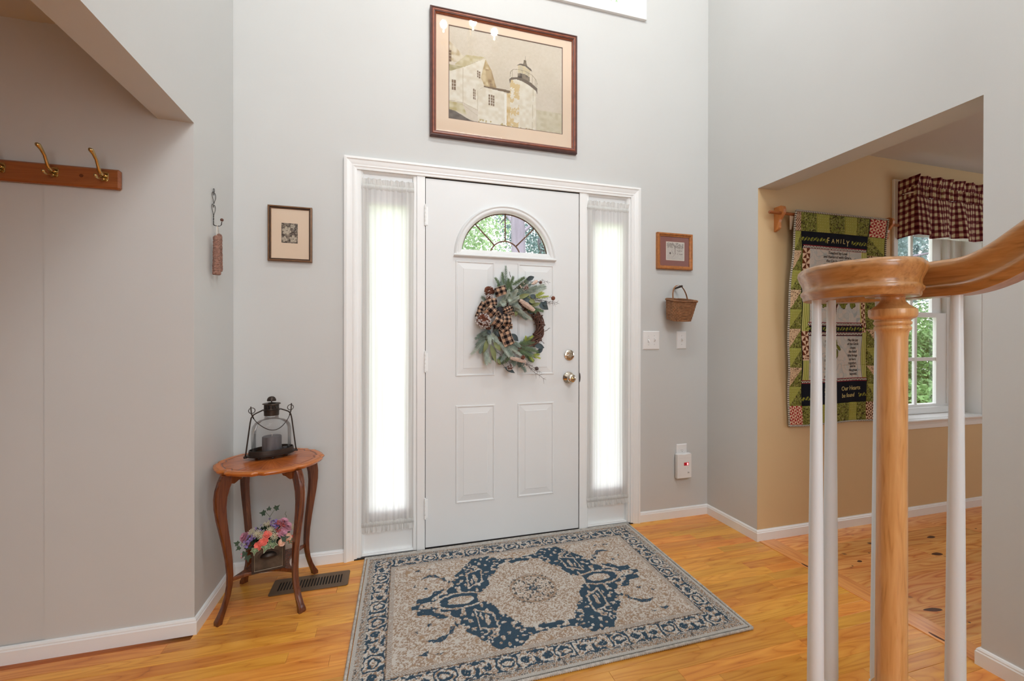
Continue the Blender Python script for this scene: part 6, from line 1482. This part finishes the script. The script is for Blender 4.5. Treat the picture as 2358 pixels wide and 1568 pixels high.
# bow: checked ribbon loops
def ribbon(P, w, bulge, y0, nm='ribbon_loop', seed=0):
    w *= 1.1
    """P in the (p, q) units of the bow close-up, w width in the same units"""
    pts = [Vector((278 + .516 * p, 303 + .516 * q)) for p, q in P]
    def pos(u, v):
        out = []
        for a, b in zip(u, v):
            k = a * (len(pts) - 1); i = min(int(k), len(pts) - 2); f = k - i; c = pts[i].lerp(pts[i + 1], f); i0, i1 = max(0, i - (1 if f < .5 and i > 0 else 0)), min(len(pts) - 1, i + 1 + (1 if f > .5 and i + 2 < len(pts) else 0)); d = (pts[i1] - pts[i0]).normalized(); s = Vector((-d.y, d.x)); c = c + s * (b - .5) * w * .516
            out.append(W(c.x, c.y, y0 - bulge * math.sin(PI * (.08 + .84 * a)) - .003 * math.cos(2 * PI * (b - .5)) - .0025 * math.sin(7 * a + seed)))
        return np.array([tuple(o) for o in out])
    L_ = sum((pts[i + 1] - pts[i]).length for i in range(len(pts) - 1)) * .0005; wm = w * .516 * .0005
    def cols(u, v):
        Q = wm / 3.6; a = (np.floor((u * L_) / Q) % 2 == 0); b = (np.floor((v * 3.6 + .3)) % 2 == 0); e = (v < .05) | (v > .95)
        c = np.where((a & b)[:, None], C3(34, 30, 32), np.where((a | b)[:, None], C3(128, 106, 94), C3(214, 178, 148))); return np.where(e[:, None], C3(206, 178, 154), c)
    w = w
    return color_sheet(nm, max(30, int(L_ / .0011)), 40, pos, cols, M['plaid'], bow, smooth=True, solid=.0008)
bow = obj('bow', G().sphere(W(545, 660, -.070), .030, 12, 8, (1, .6, 1.3)), M['bowdark'], wr, smooth=True, label='black and tan checked ribbon bow')  # dark filler ball closing the gaps between the ribbon loops
ribbon([(90, 700), (110, 580), (190, 450)], 150, .010, -.060, seed=1)
ribbon([(40, 760), (60, 680), (120, 640)], 110, .006, -.055, seed=7)
ribbon([(390, 250), (500, 205), (640, 165)], 185, .022, -.080, seed=2)
ribbon([(430, 440), (310, 450), (190, 500)], 150, .020, -.090, seed=3)
ribbon([(390, 560), (300, 630), (215, 745)], 205, .030, -.095, seed=4)
ribbon([(500, 770), (450, 880), (370, 1000)], 185, .028, -.095, seed=5)
ribbon([(560, 650), (650, 610), (755, 560)], 100, .014, -.092, seed=6)
ribbon([(590, 700), (680, 720), (800, 690)], 60, .008, -.090, seed=8)
ribbon([(640, 715), (645, 840), (640, 970)], 150, .026, -.090, seed=9)
ribbon([(400, 680), (460, 680), (540, 790)], 80, .006, -.088, seed=12)
ribbon([(600, 940), (700, 985), (790, 985)], 110, .008, -.075, seed=10)
ribbon([(560, 960), (620, 1040), (660, 1090)], 185, .010, -.085, seed=11)
ribbon([(590, 1050), (650, 1220), (725, 1400)], 220, .006, -.080, 'ribbon_tail', seed=0)
obj('hanger', G().box(.495, .515, .0008, .0016, 1.40, 1.60), M['trim'], wr) if 0 else None

# ================================================================== CHANDELIER (above the frame; its lamps show in the picture glass)
ch = thing('chandelier', 'brass three candle chandelier hanging high in the foyer', 'chandelier', (.50, -1.51, 3.85))
cx, cyy = .50, -1.51
obj('chain', G().tube([(cx, cyy, 4.12), (cx, cyy, ZT)], .004, 6).lathe([(.0005, -.03), (.05, -.03), (.06, 0), (.0005, 0)], (cx, cyy, ZT), 20), M['brass'], ch, smooth=40)
obj('column', G().lathe([(.0005, 3.70), (.012, 3.71), (.03, 3.74), (.022, 3.78), (.012, 3.82), (.02, 3.88), (.032, 3.95), (.014, 4.02), (.02, 4.08), (.006, 4.13), (.0005, 4.13)], (cx, cyy, 0), 20), M['brass'], ch, smooth=40)
for (bx, by, bz) in ((.267, -1.55, 3.985), (.520, -1.45, 3.985), (.735, -1.52, 3.985)):
    dx, dy = bx - cx, by - cyy
    arm = obj('arm', G().tube([(cx + dx * r, cyy + dy * r, z) for r, z in ((.05, 3.84), (.3, 3.78), (.6, 3.76), (.9, 3.80), (1.0, 3.87))], .006, 8).lathe([(.0005, 0), (.03, 0), (.035, .01), (.0005, .012)], (bx, by, 3.865), 16), M['brass'], ch, smooth=40)
    obj('candle_sleeve', G().lathe([(.0005, 0), (.010, 0), (.010, .075), (.0005, .075)], (bx, by, 3.877), 12), M['plastic'], arm)
    obj('bulb', G().lathe([(.0005, 0), (.006, .002), (.009, .014), (.007, .028), (.003, .042), (.0005, .046)], (bx, by, 3.952), 12), M['bulb'], arm, smooth=True)
    ld = bpy.data.lights.new('candle_lamp', 'POINT'); ld.energy = 23.0; ld.color = (1, .975, .945); ld.shadow_soft_size = .03
    lo = bpy.data.objects.new('candle_lamp', ld); lo.location = (bx, by, 4.035); COL.objects.link(lo)

# ================================================================== OUTSIDE
gr = tag(obj('ground', G().grid(lambda u, v: (-22 + 50 * u, .16 + 38 * v, -.55 + .12 * math.sin(9 * u) * math.sin(7 * v)), 40, 30), M['grass']), 'green lawn outside the front windows', 'lawn', kind='structure')
tag(obj('bounce', G().box(-2.2, 3.0, .141, 2.6, -.30, -.06), M['concrete']), 'pale concrete porch slab added outside to brighten the sidelights', 'bounce', kind='structure')  # added pale reflector that bounces daylight onto the sidelight curtains
def foliage_geo(c, rx, ry, rz, n, s, r, hollow=.5, flat=1.0):
    k = np.random.RandomState(r); d = k.normal(size=(n, 3)); d /= np.linalg.norm(d, axis=1)[:, None]; q = (hollow + (1 - hollow) * k.rand(n)) ** .6
    lump = 1 + .25 * np.sin(d[:, 0] * 6 + r) * np.sin(d[:, 1] * 5) * np.sin(d[:, 2] * 7 + 1); P = np.array(c) + d * np.array([rx, ry, rz]) * (q * lump)[:, None]
    a = k.normal(size=(n, 3)); a /= np.linalg.norm(a, axis=1)[:, None]; b = np.cross(a, k.normal(size=(n, 3))); b /= np.linalg.norm(b, axis=1)[:, None]; z = s * (.6 + .8 * k.rand(n))[:, None]
    V = np.stack([P - a * z, P + b * z * .5, P + a * z, P - b * z * .5], 1).reshape(-1, 3); g = G(); g.v = [tuple(v) for v in V.tolist()]; g.f = [(4 * i, 4 * i + 1, 4 * i + 2, 4 * i + 3) for i in range(n)]; return g
def tree(lab, x, y, h, tr, crown, mat, n, s, seed, cat='tree', nm='tree', zc=None, branches=8):
    t = thing(nm, lab, cat, (x, y, -.5), group=None)
    tp = [(x + .05 * math.sin(k), y, -.55 + h * k / 6) for k in range(7)]
    r = random.Random(seed)
    g = G().tube(tp, [tr * (1.25 - .12 * k) for k in range(7)], 14); obj('trunk', g, M['bark'], t, smooth=True)
    z = zc if zc is not None else h * .75; g = G()
    for i in range(branches):
        a = r.uniform(0, 2 * PI); z0 = r.uniform(.35, .95) * h - .5; l = crown[0] * r.uniform(.6, .95); g.tube([(x, y, z0), (x + math.cos(a) * l * .5, y + math.sin(a) * l * .5, z0 + .25 * l), (x + math.cos(a) * l, y + math.sin(a) * l, z0 + .3 * l)], [.05, .03, .012], 6)
    if branches: obj('branches', g, M['bark'], t, smooth=True, kind='stuff')
    obj('foliage', foliage_geo((x, y, z), *crown, n, s, seed), mat, t, fix=False, kind='stuff')
    return t
tree('large pale trunk of tree outside the fanlight', 1.98, 5.0, 9, .135, (2.6, 1.4, 1.2), M['leafA'], 6000, .04, 4, zc=6.6)
tree('bright green leafy tree seen through the fanlight', .2, 8.5, 7, .12, (2.6, 1.6, 2.6), M['leafA'], 30000, .045, 5, zc=4.3)
tree('blue green tree at right of the fanlight view', 4.6, 11.0, 9, .14, (1.8, 1.5, 2.4), M['leafB'], 16000, .05, 6, zc=6.0)
tree('dark conifer outside the tan room window', 15.5, 9.0, 9, .2, (3.6, 2.4, 3.8), M['leafB'], 30000, .07, 7, zc=5.4, branches=16)
tree('leafy green tree behind the tan room window', 8.6, 3.9, 6, .10, (1.5, .9, 1.2), M['leafB'], 9000, .04, 9, zc=3.6, branches=14)
for i, (x, y, r_, z, m) in enumerate(((7.6, 2.4, .75, .0, 'leafC'), (10.6, 3.6, 1.25, .5, 'leafC'), (14.2, 5.2, 1.9, .9, 'leafC'), (6.8, 9.0, 2.4, .8, 'leafC'), (-3, 12, 3.0, 1.0, 'leafC'))):
    tg_ = ('low green shrub just outside tan room window', 'green shrub middle distance outside tan room window', 'far green shrub beyond tan room window', 'broad green shrub far behind right sidelight', 'broad green shrub far behind left sidelight')[i]
    tree(tg_, x, y, .8, .04, (r_, r_ * .7, r_ * .75), M[m], 12000, .045, 20 + i, 'shrub', 'shrub', zc=z, branches=0)
for i, (x, y) in enumerate(((4.6, 1.0), (6.2, 1.2), (5.4, 2.5))):
    t = thing('fern', ('bright fern clump left outside the tan room window', 'bright fern clump centre outside the tan room window', 'bright fern clump right outside the tan room window')[i], 'fern', (x, y, -.5)); g = G()
    for k in range(26):
        a = k * 2.4; L_ = rnd.uniform(.42, .62); pr = None
        for j in range(9):
            q = j / 8; c = Vector((x + math.cos(a) * L_ * q, y + math.sin(a) * L_ * q, -.45 + L_ * (1.5 * q - 1.1 * q * q))); w = .085 * math.sin(PI * (.1 + .85 * q)); s = Vector((-math.sin(a), math.cos(a), 0))
            if pr is not None:
                n0 = len(g.v); m_ = (pr + c) / 2; g.v += [tuple(pr), tuple(m_ + s * w - Vector((0, 0, .02))), tuple(c), tuple(m_ - s * w - Vector((0, 0, .02)))]; g.f += [(n0, n0 + 1, n0 + 2, n0 + 3)]
            pr = c
    obj('frond', g, M['fern'], t, fix=False, kind='stuff')
